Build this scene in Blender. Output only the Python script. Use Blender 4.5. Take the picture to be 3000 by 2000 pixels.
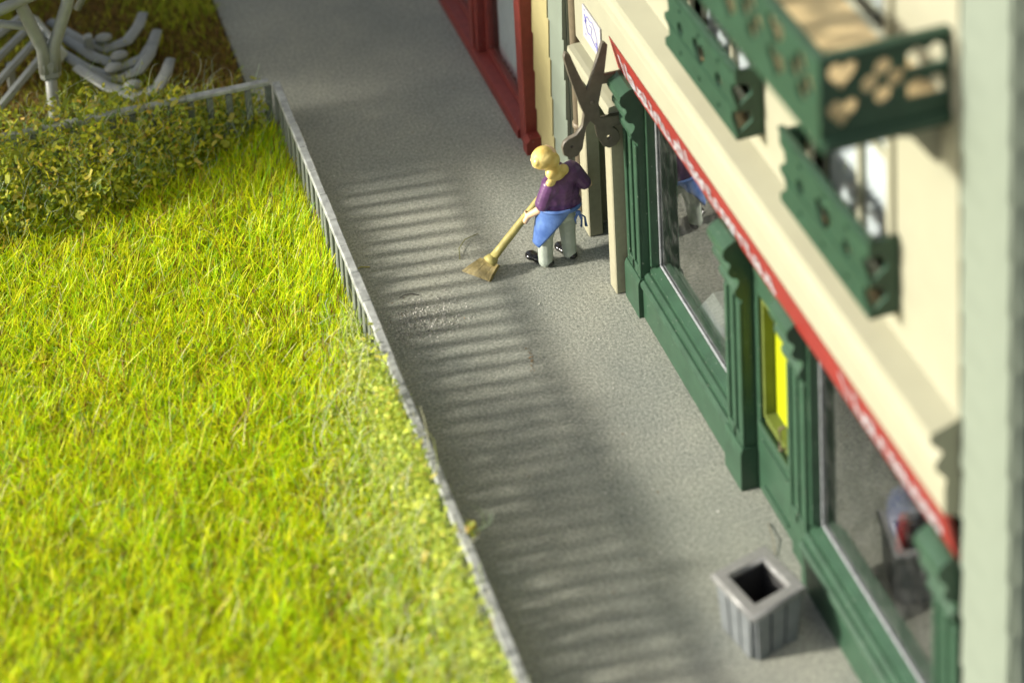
import bpy, bmesh, math, random
import numpy as np
from mathutils import Vector, Matrix

for o in list(bpy.data.objects):
    bpy.data.objects.remove(o, do_unlink=True)
scene = bpy.context.scene
COL = scene.collection
rnd = random.Random(7)
rng = np.random.default_rng(11)

# ------------------------------------------------------------------ camera
cam_d = bpy.data.cameras.new("camera")
cam = bpy.data.objects.new("camera", cam_d); COL.objects.link(cam)
scene.camera = cam
PITCH, YAW, ROLL = 0.2409, 0.3089, 0.04974
fw = Vector((math.sin(YAW) * math.cos(PITCH), math.cos(YAW) * math.cos(PITCH), -math.sin(PITCH)))
rt = Vector((math.cos(YAW), -math.sin(YAW), 0))
dn = fw.cross(rt)
r2 = rt * math.cos(ROLL) + dn * math.sin(ROLL)
d2 = -rt * math.sin(ROLL) + dn * math.cos(ROLL)
CAM = Vector((-7.664, -22.144, 17.3))
cam.matrix_world = Matrix(((r2.x, -d2.x, -fw.x, CAM.x), (r2.y, -d2.y, -fw.y, CAM.y), (r2.z, -d2.z, -fw.z, CAM.z), (0, 0, 0, 1)))
cam_d.sensor_width = 360.0
cam_d.lens = 792.2
cam_d.shift_y = -1.0            # a shift lens keeps the uprights upright
cam_d.clip_start = 0.5; cam_d.clip_end = 3000
cam_d.dof.use_dof = True
cam_d.dof.focus_distance = 26.6
cam_d.dof.aperture_fstop = 2.8
cam_d.dof.aperture_blades = 0

# ------------------------------------------------------------------ light
SUN_EL = math.radians(22.0)
sdir = Vector((1.0, -0.15, 0)).normalized()          # the way the light travels
world = bpy.data.worlds.new("World"); scene.world = world
world.use_nodes = True
wn = world.node_tree
bg = wn.nodes["Background"]
sky = wn.nodes.new("ShaderNodeTexSky"); sky.sky_type = 'NISHITA'; sky.sun_disc = False
sky.sun_elevation = SUN_EL
sky.sun_rotation = math.atan2(-sdir.x, -sdir.y)
sky.air_density = 1.0; sky.dust_density = 3.0; sky.ozone_density = 1.0
hs_ = wn.nodes.new('ShaderNodeHueSaturation'); hs_.inputs['Saturation'].default_value = 0.5   # hazy, milky sky
wn.links.new(sky.outputs[0], hs_.inputs['Color']); wn.links.new(hs_.outputs[0], bg.inputs[0]); bg.inputs[1].default_value = 0.125
sun_d = bpy.data.lights.new("sun", 'SUN'); sun_d.energy = 5.0; sun_d.angle = math.radians(5.0)
sun_d.color = (1.0, 0.94, 0.83)
sun = bpy.data.objects.new("sun", sun_d); COL.objects.link(sun)
ldir = Vector((sdir.x * math.cos(SUN_EL), sdir.y * math.cos(SUN_EL), -math.sin(SUN_EL)))
sun.rotation_euler = ldir.to_track_quat('-Z', 'Y').to_euler()
scene.view_settings.view_transform = 'Standard'
scene.view_settings.look = 'None'
scene.view_settings.exposure = 0.55
scene.view_settings.gamma = 1.0
scene.view_settings.use_curve_mapping = False
scene.cycles.max_bounces = 10
scene.cycles.diffuse_bounces = 5
scene.cycles.transmission_bounces = 8
scene.cycles.transparent_max_bounces = 12

# ------------------------------------------------------------------ materials
MATS = {}
def mat(name, col, rough=0.6, spec=0.4, var=0.06, scale=6.0, bump=0.0, bscale=60.0, col2=None, dist=0.01, trans=0.0, bias=0.5):
    """Principled surface whose colour wanders a little, with optional fine relief."""
    if name in MATS: return MATS[name]
    m = bpy.data.materials.new(name); m.use_nodes = True
    nt = m.node_tree; b = nt.nodes["Principled BSDF"]
    b.inputs["Roughness"].default_value = rough
    b.inputs["Specular IOR Level"].default_value = spec
    tc = nt.nodes.new("ShaderNodeTexCoord")
    nz = nt.nodes.new("ShaderNodeTexNoise"); nz.inputs["Scale"].default_value = scale; nz.inputs["Detail"].default_value = 5
    nt.links.new(tc.outputs["Object"], nz.inputs["Vector"])
    cr = nt.nodes.new("ShaderNodeValToRGB")
    c2 = col2 if col2 else tuple(min(1, c * (1 + var)) for c in col)
    c1 = col if col2 else tuple(c * (1 - var) for c in col)
    cr.color_ramp.elements[0].position = bias - 0.18; cr.color_ramp.elements[1].position = bias + 0.18
    cr.color_ramp.elements[0].color = (*c1, 1); cr.color_ramp.elements[1].color = (*c2, 1)
    nt.links.new(nz.outputs["Fac"], cr.inputs[0])
    nt.links.new(cr.outputs[0], b.inputs["Base Color"])
    if bump:
        n2 = nt.nodes.new("ShaderNodeTexNoise"); n2.inputs["Scale"].default_value = bscale; n2.inputs["Detail"].default_value = 4
        nt.links.new(tc.outputs["Object"], n2.inputs["Vector"])
        bp = nt.nodes.new("ShaderNodeBump"); bp.inputs["Strength"].default_value = bump; bp.inputs["Distance"].default_value = dist
        nt.links.new(n2.outputs["Fac"], bp.inputs["Height"]); nt.links.new(bp.outputs[0], b.inputs["Normal"])
    if trans:
        b.inputs["Subsurface Weight"].default_value = 0
        tr = nt.nodes.new("ShaderNodeBsdfTranslucent"); mx = nt.nodes.new("ShaderNodeMixShader"); mx.inputs[0].default_value = trans
        nt.links.new(cr.outputs[0], tr.inputs[0])
        nt.links.new(b.outputs[0], mx.inputs[1]); nt.links.new(tr.outputs[0], mx.inputs[2])
        nt.links.new(mx.outputs[0], nt.nodes["Material Output"].inputs[0])
    MATS[name] = m
    return m

def attr_mat(name, rough=0.5, trans=0.35, spec=0.3):
    m = bpy.data.materials.new(name); m.use_nodes = True
    nt = m.node_tree; b = nt.nodes["Principled BSDF"]
    b.inputs["Roughness"].default_value = rough; b.inputs["Specular IOR Level"].default_value = spec
    at = nt.nodes.new("ShaderNodeAttribute"); at.attribute_name = "tint"
    tr = nt.nodes.new("ShaderNodeBsdfTranslucent"); mx = nt.nodes.new("ShaderNodeMixShader"); mx.inputs[0].default_value = trans
    nt.links.new(at.outputs["Color"], b.inputs["Base Color"]); nt.links.new(at.outputs["Color"], tr.inputs[0])
    nt.links.new(b.outputs[0], mx.inputs[1]); nt.links.new(tr.outputs[0], mx.inputs[2])
    nt.links.new(mx.outputs[0], nt.nodes["Material Output"].inputs[0])
    return m

def random_mat(name, stops, rough=0.6, trans=0.25):
    """Colour picked per object."""
    m = bpy.data.materials.new(name); m.use_nodes = True
    nt = m.node_tree; b = nt.nodes["Principled BSDF"]; b.inputs["Roughness"].default_value = rough
    oi = nt.nodes.new("ShaderNodeObjectInfo"); cr = nt.nodes.new("ShaderNodeValToRGB")
    els = cr.color_ramp.elements
    while len(els) < len(stops): els.new(0.5)
    for i, c in enumerate(stops):
        els[i].position = i / (len(stops) - 1); els[i].color = (*c, 1)
    tr = nt.nodes.new("ShaderNodeBsdfTranslucent"); mx = nt.nodes.new("ShaderNodeMixShader"); mx.inputs[0].default_value = trans
    nt.links.new(oi.outputs["Random"], cr.inputs[0]); nt.links.new(cr.outputs[0], b.inputs["Base Color"]); nt.links.new(cr.outputs[0], tr.inputs[0])
    nt.links.new(b.outputs[0], mx.inputs[1]); nt.links.new(tr.outputs[0], mx.inputs[2])
    nt.links.new(mx.outputs[0], nt.nodes["Material Output"].inputs[0])
    return m

def glass_mat(name, tint=(0.75, 0.78, 0.76), ior=1.9, rough=0.015, bump=0.02):
    m = bpy.data.materials.new(name); m.use_nodes = True
    nt = m.node_tree
    nt.nodes.remove(nt.nodes["Principled BSDF"])
    g = nt.nodes.new("ShaderNodeBsdfGlossy"); g.inputs["Roughness"].default_value = rough
    g.inputs[0].default_value = (0.95, 0.95, 0.95, 1)
    t = nt.nodes.new("ShaderNodeBsdfTransparent"); t.inputs[0].default_value = (*tint, 1)
    lw = nt.nodes.new("ShaderNodeLayerWeight"); lw.inputs[0].default_value = 0.5
    pw = nt.nodes.new("ShaderNodeMath"); pw.operation = 'POWER'; pw.inputs[1].default_value = ior
    fr = nt.nodes.new("ShaderNodeMath"); fr.operation = 'MULTIPLY_ADD'; fr.inputs[1].default_value = 0.95; fr.inputs[2].default_value = 0.04
    nt.links.new(lw.outputs["Facing"], pw.inputs[0]); nt.links.new(pw.outputs[0], fr.inputs[0])
    mx = nt.nodes.new("ShaderNodeMixShader")
    tc = nt.nodes.new("ShaderNodeTexCoord"); nz = nt.nodes.new("ShaderNodeTexNoise"); nz.inputs["Scale"].default_value = 1.3
    bp = nt.nodes.new("ShaderNodeBump"); bp.inputs["Strength"].default_value = bump; bp.inputs["Distance"].default_value = 0.1
    nt.links.new(tc.outputs["Object"], nz.inputs[0]); nt.links.new(nz.outputs["Fac"], bp.inputs["Height"])
    nt.links.new(bp.outputs[0], g.inputs["Normal"])
    nt.links.new(fr.outputs[0], mx.inputs[0]); nt.links.new(t.outputs[0], mx.inputs[1]); nt.links.new(g.outputs[0], mx.inputs[2])
    df = nt.nodes.new("ShaderNodeBsdfDiffuse"); df.inputs[0].default_value = (.5, .5, .48, 1)
    n3 = nt.nodes.new("ShaderNodeTexNoise"); n3.inputs["Scale"].default_value = 7.0; n3.inputs["Detail"].default_value = 8
    r3 = nt.nodes.new("ShaderNodeMapRange"); r3.inputs[1].default_value = .45; r3.inputs[2].default_value = .8; r3.inputs[3].default_value = 0.004; r3.inputs[4].default_value = 0.05
    mx3 = nt.nodes.new("ShaderNodeMixShader")
    nt.links.new(tc.outputs["Object"], n3.inputs[0]); nt.links.new(n3.outputs["Fac"], r3.inputs[0]); nt.links.new(r3.outputs[0], mx3.inputs[0])
    nt.links.new(mx.outputs[0], mx3.inputs[1]); nt.links.new(df.outputs[0], mx3.inputs[2])
    nt.links.new(mx3.outputs[0], nt.nodes["Material Output"].inputs[0])
    return m

def dusty(m, amount=0.5, scale=9.0, size=0.05, col=(0.30, 0.34, 0.28)):
    """specks of pale dust lying on painted plastic"""
    nt = m.node_tree; b = nt.nodes["Principled BSDF"]
    src = b.inputs["Base Color"].links[0].from_socket
    tc = nt.nodes.new("ShaderNodeTexCoord"); v = nt.nodes.new("ShaderNodeTexVoronoi"); v.inputs["Scale"].default_value = scale
    nz = nt.nodes.new("ShaderNodeTexNoise"); nz.inputs["Scale"].default_value = 2.2
    r = nt.nodes.new("ShaderNodeValToRGB"); e = r.color_ramp.elements
    e[0].position = size * .5; e[1].position = size; e[0].color = (1, 1, 1, 1); e[1].color = (0, 0, 0, 1)
    r2_ = nt.nodes.new("ShaderNodeValToRGB"); r2_.color_ramp.elements[0].position = .48; r2_.color_ramp.elements[1].position = .62
    mu = nt.nodes.new("ShaderNodeMath"); mu.operation = 'MULTIPLY'; mu2 = nt.nodes.new("ShaderNodeMath"); mu2.operation = 'MULTIPLY'; mu2.inputs[1].default_value = amount
    x = nt.nodes.new("ShaderNodeMix"); x.data_type = 'RGBA'; x.inputs[7].default_value = (*col, 1)
    for n_ in (v, nz): nt.links.new(tc.outputs["Object"], n_.inputs["Vector"])
    nt.links.new(v.outputs["Distance"], r.inputs[0]); nt.links.new(nz.outputs["Fac"], r2_.inputs[0])
    nt.links.new(r.outputs[0], mu.inputs[0]); nt.links.new(r2_.outputs[0], mu.inputs[1]); nt.links.new(mu.outputs[0], mu2.inputs[0])
    nt.links.new(mu2.outputs[0], x.inputs[0]); nt.links.new(src, x.inputs[6]); nt.links.new(x.outputs[2], b.inputs["Base Color"])

def pavement_mat():
    m = bpy.data.materials.new("pavement"); m.use_nodes = True
    nt = m.node_tree; b = nt.nodes["Principled BSDF"]; b.inputs["Roughness"].default_value = 0.85
    b.inputs["Specular IOR Level"].default_value = 0.25
    tc = nt.nodes.new("ShaderNodeTexCoord")
    def noise(scale, detail, rough=0.6):
        n = nt.nodes.new("ShaderNodeTexNoise"); n.inputs["Scale"].default_value = scale
        n.inputs["Detail"].default_value = detail; n.inputs["Roughness"].default_value = rough
        nt.links.new(tc.outputs["Object"], n.inputs["Vector"]); return n
    def ramp(src, p0, c0, p1, c1):
        r = nt.nodes.new("ShaderNodeValToRGB"); e = r.color_ramp.elements
        e[0].position = p0; e[1].position = p1; e[0].color = (*c0, 1); e[1].color = (*c1, 1)
        nt.links.new(src, r.inputs[0]); return r
    def mix(a, b_, f, mode='MULTIPLY'):
        x = nt.nodes.new("ShaderNodeMix"); x.data_type = 'RGBA'; x.blend_type = mode
        x.inputs[0].default_value = f
        nt.links.new(a, x.inputs[6]); nt.links.new(b_, x.inputs[7]); return x.outputs[2]
    grain = ramp(noise(30, 4, 0.75).outputs["Fac"], 0.34, (0.18, 0.192, 0.168), 0.68, (0.475, 0.485, 0.42))
    fine = ramp(noise(120, 2).outputs["Fac"], 0.35, (0.72, 0.72, 0.72), 0.65, (1.15, 1.15, 1.14))
    broad = ramp(noise(0.55, 3).outputs["Fac"], 0.35, (0.83, 0.85, 0.85), 0.65, (1.12, 1.10, 1.06))
    c = mix(mix(grain.outputs[0], fine.outputs[0], 0.8), broad.outputs[0], 1.0)
    # a few warm rust specks
    v = nt.nodes.new("ShaderNodeTexVoronoi"); v.inputs["Scale"].default_value = 2.3
    nt.links.new(tc.outputs["Object"], v.inputs["Vector"])
    sp = ramp(v.outputs["Distance"], 0.018, (0.9, 0.9, 0.9), 0.03, (0, 0, 0))
    x = nt.nodes.new("ShaderNodeMix"); x.data_type = 'RGBA'
    nt.links.new(sp.outputs[0], x.inputs[0]); nt.links.new(c, x.inputs[6]); x.inputs[7].default_value = (0.2, 0.12, 0.06, 1)
    nt.links.new(x.outputs[2], b.inputs["Base Color"])
    bp = nt.nodes.new("ShaderNodeBump"); bp.inputs["Strength"].default_value = 0.7; bp.inputs["Distance"].default_value = 0.014
    nt.links.new(noise(34, 4, 0.65).outputs["Fac"], bp.inputs["Height"]); nt.links.new(bp.outputs[0], b.inputs["Normal"])
    return m

CREAM = mat("cream plastic", (0.3159, 0.3114, 0.2244), 0.55, 0.35, 0.03, 3, 0.12, 90, dist=0.004)
CREAMP = mat("cream post", (0.3168, 0.3036, 0.2068), 0.6, 0.3, 0.06, 14, 0.3, 70, dist=0.006)
GREEN = mat("bottle green plastic", (0.02992, 0.07216, 0.04136), 0.42, 0.45, 0.14, 5, 0.1, 110, dist=0.004)
GREENB = mat("box green plastic", (0.0204, 0.0561, 0.0323), 0.5, 0.4, 0.12, 6)
RED = mat("shop red plastic", (0.176, 0.02992, 0.02288), 0.5, 0.4, 0.12, 8, 0.1, 90, dist=0.004)
SIGNR = mat("sign red", (0.243, 0.0252, 0.0198), 0.45, 0.4, 0.08, 2)
WHITE = mat("lettering white", (0.399, 0.38, 0.399), 0.6, 0.3, 0.04, 20)
PALE = mat("pale green siding", (0.188, 0.222, 0.176), 0.6, 0.3, 0.05, 4, 0.1, 60, dist=0.004)
YELL = mat("yellow siding", (0.352, 0.3124, 0.1496), 0.65, 0.3, 0.05, 4, 0.1, 60, dist=0.004)
BROWN = mat("grey brown", (0.1936, 0.1584, 0.1056), 0.5, 0.4, 0.12, 10)
SCISM = mat("dark burnished plastic", (0.1144, 0.1012, 0.0748), 0.5, 0.45, 0.15, 12, 0.1, 90, dist=0.003)
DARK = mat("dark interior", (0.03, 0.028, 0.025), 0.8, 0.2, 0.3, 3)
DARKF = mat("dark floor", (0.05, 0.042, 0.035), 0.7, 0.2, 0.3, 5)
GREY = mat("grey plastic", (0.26, 0.275, 0.25), 0.38, 0.5, 0.08, 9, 0.08, 60, dist=0.004)
FENCE = mat("galvanised plastic", (0.3318, 0.3489, 0.3318), 0.42, 0.5, 0.3, 9, 0.25, 40, dist=0.006)
BINM = mat("bin grey", (0.1628, 0.1785, 0.1837), 0.4, 0.5, 0.12, 8, 0.12, 70, dist=0.004)
BINR = mat("bin rim grey", (0.225, 0.2295, 0.2205), 0.35, 0.5, 0.14, 14, 0.12, 70, dist=0.004)
SOIL = mat("brown soil", (0.09, 0.055, 0.02), 0.95, 0.1, 0.3, 14, 0.8, 30, col2=(0.16, 0.13, 0.03), dist=0.03)
EARTH = mat("earth", (0.12, 0.10, 0.06), 0.95, 0.1, 0.3, 2, 0.5, 20)
CURT = mat("curtain", (0.62, 0.66, 0.68), 0.8, 0.2, 0.06, 5)
CURTB = mat("blue grey curtain", (0.55, 0.60, 0.68), 0.8, 0.2, 0.25, 3)
YPANE = mat("yellow door pane", (0.37, 0.41, 0.006), 0.45, 0.4, 0.05, 3)
OLIVE = mat("olive door frame", (0.11, 0.14, 0.03), 0.5, 0.4, 0.1, 5)
BARK = mat("bark", (0.10, 0.075, 0.05), 0.9, 0.2, 0.3, 8, 0.6, 20, dist=0.03)
BLUEINK = mat("blue ink", (0.16, 0.16, 0.42), 0.7, 0.2, 0.1, 8)
PAPER = mat("white plaque", (0.40, 0.40, 0.42), 0.5, 0.3, 0.02, 8)
GLASS = glass_mat("shop glass", (0.7, 0.72, 0.7), 3.0)
GLASS2 = glass_mat("house glass", (0.9, 0.92, 0.92), 5.0)
PAVE = pavement_mat()

dusty(GREEN, .8, 16, .16); dusty(RED, .5, 14, .14, (.4, .3, .26)); dusty(FENCE, .9, 12, .3, (.55, .56, .54)); dusty(BINM, .5, 14, .14, (.45, .45, .42))

# ------------------------------------------------------------------ helpers
def tag(o, label=None, cat=None, group=None, kind=None):
    if label: o["label"] = label
    if cat: o["category"] = cat
    if group: o["group"] = group
    if kind: o["kind"] = kind
    return o

def empty(name, loc=(0, 0, 0), rz=0.0, parent=None):
    o = bpy.data.objects.new(name, None); COL.objects.link(o)
    o.empty_display_size = 0.1
    o.location = loc; o.rotation_euler = (0, 0, rz)
    if parent: o.parent = parent
    return o

def link(name, me, parent=None, m=None, smooth=False):
    o = bpy.data.objects.new(name, me); COL.objects.link(o)
    if parent: o.parent = parent
    if m is not None: me.materials.append(m)
    if smooth: me.polygons.foreach_set("use_smooth", [True] * len(me.polygons))
    return o

class MB:
    """collects shapes for one mesh"""
    def __init__(s): s.bm = bmesh.new()
    def box(s, x0, x1, y0, y1, z0, z1, bev=0.0):
        x0, x1 = min(x0, x1), max(x0, x1); y0, y1 = min(y0, y1), max(y0, y1); z0, z1 = min(z0, z1), max(z0, z1)
        r = bmesh.ops.create_cube(s.bm, size=1.0)
        for v in r["verts"]:
            v.co = Vector(((x0 + x1) / 2 + v.co.x * (x1 - x0), (y0 + y1) / 2 + v.co.y * (y1 - y0), (z0 + z1) / 2 + v.co.z * (z1 - z0)))
        if bev:
            ed = {e for v in r["verts"] for e in v.link_edges}
            bmesh.ops.bevel(s.bm, geom=list(ed), offset=min(bev, 0.45 * min(x1 - x0, y1 - y0, z1 - z0)), segments=1, affect='EDGES')
        return s
    def prism(s, pts, a, b, axis='y'):
        """closed profile extruded: axis y takes (x,z); x takes (y,z); z takes (x,y)"""
        def P(p, t):
            if axis == 'y': return (p[0], t, p[1])
            if axis == 'x': return (t, p[0], p[1])
            return (p[0], p[1], t)
        va = [s.bm.verts.new(P(p, a)) for p in pts]; vb = [s.bm.verts.new(P(p, b)) for p in pts]
        n = len(pts)
        s.bm.faces.new(va); s.bm.faces.new(vb[::-1])
        for i in range(n):
            s.bm.faces.new((va[i], vb[i], vb[(i + 1) % n], va[(i + 1) % n]))
        return s
    def tube(s, pts, rad, seg=8, flat=1.0, caps=True):
        pts = [Vector(p) for p in pts]; n = len(pts)
        rads = rad if isinstance(rad, (list, tuple)) else [rad] * n
        rings = []
        up = Vector((0, 0, 1))
        for i, p in enumerate(pts):
            d = (pts[min(i + 1, n - 1)] - pts[max(i - 1, 0)]).normalized()
            u = d.cross(up)
            if u.length < 1e-3: u = d.cross(Vector((0, 1, 0)))
            u.normalize(); w = u.cross(d).normalized()
            rings.append([s.bm.verts.new(p + rads[i] * (math.cos(2 * math.pi * k / seg) * u + flat * math.sin(2 * math.pi * k / seg) * w)) for k in range(seg)])
        for i in range(n - 1):
            for k in range(seg):
                s.bm.faces.new((rings[i][k], rings[i][(k + 1) % seg], rings[i + 1][(k + 1) % seg], rings[i + 1][k]))
        if caps:
            s.bm.faces.new(rings[0][::-1]); s.bm.faces.new(rings[-1])
        return s
    def ball(s, c, r, sc=(1, 1, 1), sub=2):
        q = bmesh.ops.create_icosphere(s.bm, subdivisions=sub, radius=1.0)
        for v in q["verts"]:
            v.co = Vector((c[0] + v.co.x * r * sc[0], c[1] + v.co.y * r * sc[1], c[2] + v.co.z * r * sc[2]))
        return s
    def mesh(s, name):
        bmesh.ops.recalc_face_normals(s.bm, faces=s.bm.faces[:])
        me = bpy.data.meshes.new(name); s.bm.to_mesh(me); s.bm.free(); return me
    def obj(s, name, m, parent=None, smooth=False):
        return link(name, s.mesh(name), parent, m, smooth)

def box(name, m, parent, x0, x1, y0, y1, z0, z1, bev=0.012):
    return MB().box(x0, x1, y0, y1, z0, z1, bev).obj(name, m, parent)

def flat(name, m, parent, outline, holes, a, b, axis='y', bev=0.0, smooth=False):
    """plate with cut-outs: 2D outline and holes, extruded from a to b along an axis"""
    cu = bpy.data.curves.new(name + "_curve", 'CURVE'); cu.dimensions = '2D'; cu.fill_mode = 'BOTH'
    cu.extrude = abs(b - a) / 2 - bev; cu.bevel_depth = bev; cu.bevel_resolution = 0
    for pts in [outline] + list(holes):
        sp = cu.splines.new('POLY'); sp.points.add(len(pts) - 1)
        for i, p in enumerate(pts): sp.points[i].co = (p[0], p[1], 0, 1)
        sp.use_cyclic_u = True
    t = bpy.data.objects.new("tmp", cu); COL.objects.link(t)
    dg = bpy.context.evaluated_depsgraph_get()
    me = bpy.data.meshes.new_from_object(t.evaluated_get(dg))
    bpy.data.objects.remove(t, do_unlink=True); bpy.data.curves.remove(cu)
    mid = (a + b) / 2
    co = np.empty(len(me.vertices) * 3, np.float32); me.vertices.foreach_get("co", co); co = co.reshape(-1, 3)
    n = np.empty_like(co)
    if axis == 'y': n[:, 0] = co[:, 0]; n[:, 2] = co[:, 1]; n[:, 1] = mid - co[:, 2]
    elif axis == 'x': n[:, 1] = co[:, 0]; n[:, 2] = co[:, 1]; n[:, 0] = mid + co[:, 2]
    else: n[:, 0] = co[:, 0]; n[:, 1] = co[:, 1]; n[:, 2] = mid + co[:, 2]
    me.vertices.foreach_set("co", n.ravel()); me.update()
    me.materials.clear()
    me.name = name
    return link(name, me, parent, m, smooth)

def heart(cx, cz, w, h):
    P = []
    for k in range(20):
        t = 2 * math.pi * k / 20
        P.append((cx + w / 2 * math.sin(t) ** 3, cz + h / 2 * (13 * math.cos(t) - 5 * math.cos(2 * t) - 2 * math.cos(3 * t) - math.cos(4 * t)) / 15))
    return P
def disc(cx, cz, rx, rz=None, n=14):
    rz = rz or rx
    return [(cx + rx * math.cos(2 * math.pi * k / n), cz + rz * math.sin(2 * math.pi * k / n)) for k in range(n)]

def wall_grid(y0, y1, z0, z1, x0, x1, openings):
    """wall in the x = const plane with real openings"""
    mb = MB()
    ys = sorted({y0, y1, *[v for o in openings for v in o[:2]]}); zs = sorted({z0, z1, *[v for o in openings for v in o[2:]]})
    for i in range(len(ys) - 1):
        j = 0
        while j < len(zs) - 1:
            def solid(jj):
                cy, cz = (ys[i] + ys[i + 1]) / 2, (zs[jj] + zs[jj + 1]) / 2
                return not any(o[0] < cy < o[1] and o[2] < cz < o[3] for o in openings)
            if solid(j):
                k = j
                while k + 1 < len(zs) - 1 and solid(k + 1): k += 1
                mb.box(x0, x1, ys[i], ys[i + 1], zs[j], zs[k + 1]); j = k + 1
            else: j += 1
    bmesh.ops.remove_doubles(mb.bm, verts=mb.bm.verts[:], dist=1e-5)
    seen = {}
    for f in list(mb.bm.faces):
        key = tuple(sorted(v.index for v in f.verts))
    mb.bm.verts.index_update()
    for f in list(mb.bm.faces):
        key = tuple(sorted(v.index for v in f.verts)); seen.setdefault(key, []).append(f)
    bmesh.ops.delete(mb.bm, geom=[f for v in seen.values() if len(v) > 1 for f in v], context='FACES_ONLY')
    return mb

# ------------------------------------------------------------------ ground
def sheet(name, m, x0, x1, y0, y1, z, label=None):
    me = bpy.data.meshes.new(name)
    me.from_pydata([(x0, y0, z), (x1, y0, z), (x1, y1, z), (x0, y1, z)], [], [(0, 1, 2, 3)])
    o = link(name, me, None, m); o["kind"] = "structure"; return o
sheet("ground", EARTH, -900, 900, -900, 900, -0.06)
pv = MB().box(-3.28, 9.0, -30, 40, -0.055, 0.0).obj("pavement", PAVE); pv["kind"] = "structure"
def rough_ground(name, m, x0, x1, y0, y1, z, amp, n=90, cell=None):
    nx, ny = n, n
    X, Y = np.meshgrid(np.linspace(x0, x1, nx), np.linspace(y0, y1, ny))
    Z = z + amp * (np.sin(X * 3.1 + 1.7 * np.sin(Y * 1.9)) * np.cos(Y * 2.7 + X) * .5 + rng.normal(0, .35, X.shape))
    Z[0, :] = Z[-1, :] = Z[:, 0] = Z[:, -1] = z - amp
    me = bpy.data.meshes.new(name)
    idx = np.arange(nx * ny).reshape(ny, nx)
    f = np.stack([idx[:-1, :-1], idx[:-1, 1:], idx[1:, 1:], idx[1:, :-1]], -1).reshape(-1, 4)
    me.from_pydata(np.stack([X, Y, Z], -1).reshape(-1, 3).tolist(), [], f.tolist())
    o = link(name, me, None, m, True); o["kind"] = "structure"; return o
rough_ground("lawn_soil", mat("lawn soil", (0.13, 0.09, 0.02), 0.95, 0.1, 0.3, 14, 0.8, 30, col2=(0.42, 0.42, 0.02), dist=0.03), -12.0, -3.16, -12.0, 3.95, 0.0, 0.03, 110)
rough_ground("planting_bed", SOIL, -12.0, -3.30, 3.97, 14.0, 0.02, 0.05, 110)

# ------------------------------------------------------------------ blades, flakes and fibres (numpy meshes)
def tri_mesh(name, V, F, cols, m, parent=None):
    """V (n,3), F (k,3), one colour per vertex"""
    me = bpy.data.meshes.new(name)
    me.vertices.add(len(V)); me.vertices.foreach_set("co", V.astype(np.float32).ravel())
    me.loops.add(len(F) * 3); me.loops.foreach_set("vertex_index", F.astype(np.int32).ravel())
    me.polygons.add(len(F)); me.polygons.foreach_set("loop_start", np.arange(0, len(F) * 3, 3, dtype=np.int32))
    me.polygons.foreach_set("loop_total", np.full(len(F), 3, np.int32))
    ca = me.color_attributes.new("tint", 'FLOAT_COLOR', 'POINT')
    c4 = np.ones((len(V), 4), np.float32); c4[:, :3] = cols; ca.data.foreach_set("color", c4.ravel())
    me.update(); me.validate()
    return link(name, me, parent, m)

def pick(pal, w, n):
    pal = np.array(pal); i = rng.choice(len(pal), n, p=np.array(w) / sum(w))
    return np.minimum(pal[i] * rng.uniform(0.74, 1.22, (n, 1)), .95)

def blades(base, length, width, lean, leandir, cols, bend=0.5):
    n = len(base)
    up = np.zeros((n, 3)); up[:, 2] = 1
    ld = np.stack([np.cos(leandir), np.sin(leandir), np.zeros(n)], 1)
    a = rng.uniform(0, 2 * np.pi, n)
    side = np.stack([np.cos(a), np.sin(a), np.zeros(n)], 1) * width[:, None] / 2
    d1 = up * np.cos(lean * (1 - bend))[:, None] + ld * np.sin(lean * (1 - bend))[:, None]
    d2_ = up * np.cos(lean * (1 + bend))[:, None] + ld * np.sin(lean * (1 + bend))[:, None]
    mid = base + d1 * length[:, None] * .5; tip = mid + d2_ * length[:, None] * .5
    V = np.stack([base - side, base + side, mid - side * .9, mid + side * .9, tip - side * .35, tip + side * .35], 1).reshape(-1, 3)
    k = np.arange(n)[:, None] * 6
    F = np.concatenate([k + [[0, 1, 3]], k + [[0, 3, 2]], k + [[2, 3, 5]], k + [[2, 5, 4]]], 1).reshape(-1, 3)
    return V, F, np.repeat(cols, 6, 0)

GRASSM = attr_mat("grass fibre", 0.4, 0.5, 0.35)
PAL_G = [(0.82, 0.92, 0.01), (0.66, 0.90, 0.01), (0.93, 0.90, 0.03), (0.38, 0.70, 0.02), (0.62, 0.44, 0.05), (0.24, 0.11, 0.03), (0.24, 0.46, 0.12), (0.75, 0.70, 0.35)]
W_G = [32, 29, 15, 13, 4, 10, 4, 3]
N = 235000
x = rng.uniform(-9.6, -3.18, N); y = rng.uniform(-9.0, 3.8, N)
dens = 0.5 + 0.5 * np.sin(x * 4.1 + 2 * np.sin(y * 2.3)) * np.cos(y * 3.7 + x * 1.3) * np.sin(x * 9.3 - y * 7.1)
keep = rng.uniform(0, 1, N) < 0.72 + 0.4 * dens
x, y = x[keep], y[keep]; N = len(x)
near = np.clip((x + 4.1) / 0.9, 0, 1)                  # against the fence the blades lie over towards it
tall = rng.uniform(0, 1, N) ** 2
L = (0.12 + 0.17 * tall) * (1 + 0.12 * np.sin(x * 2.2 + y * 1.7)) + 0.10 * near
lean = np.abs(rng.normal(1.0, 0.36, N)); lean = np.where(tall > .75, lean * .7, lean) - 0.10 * near
ldd = rng.uniform(0, 2 * np.pi, N)
ldd = np.where(rng.uniform(0, 1, N) < 0.25 + 0.6 * near, rng.normal(0.75, 0.45, N), ldd)
lump = 0.018 * np.clip(np.sin(x * 5.1 + 1.3 * np.sin(y * 4.3)) + np.cos(y * 5.9 + x * 2.7), -1, 2)
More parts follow.
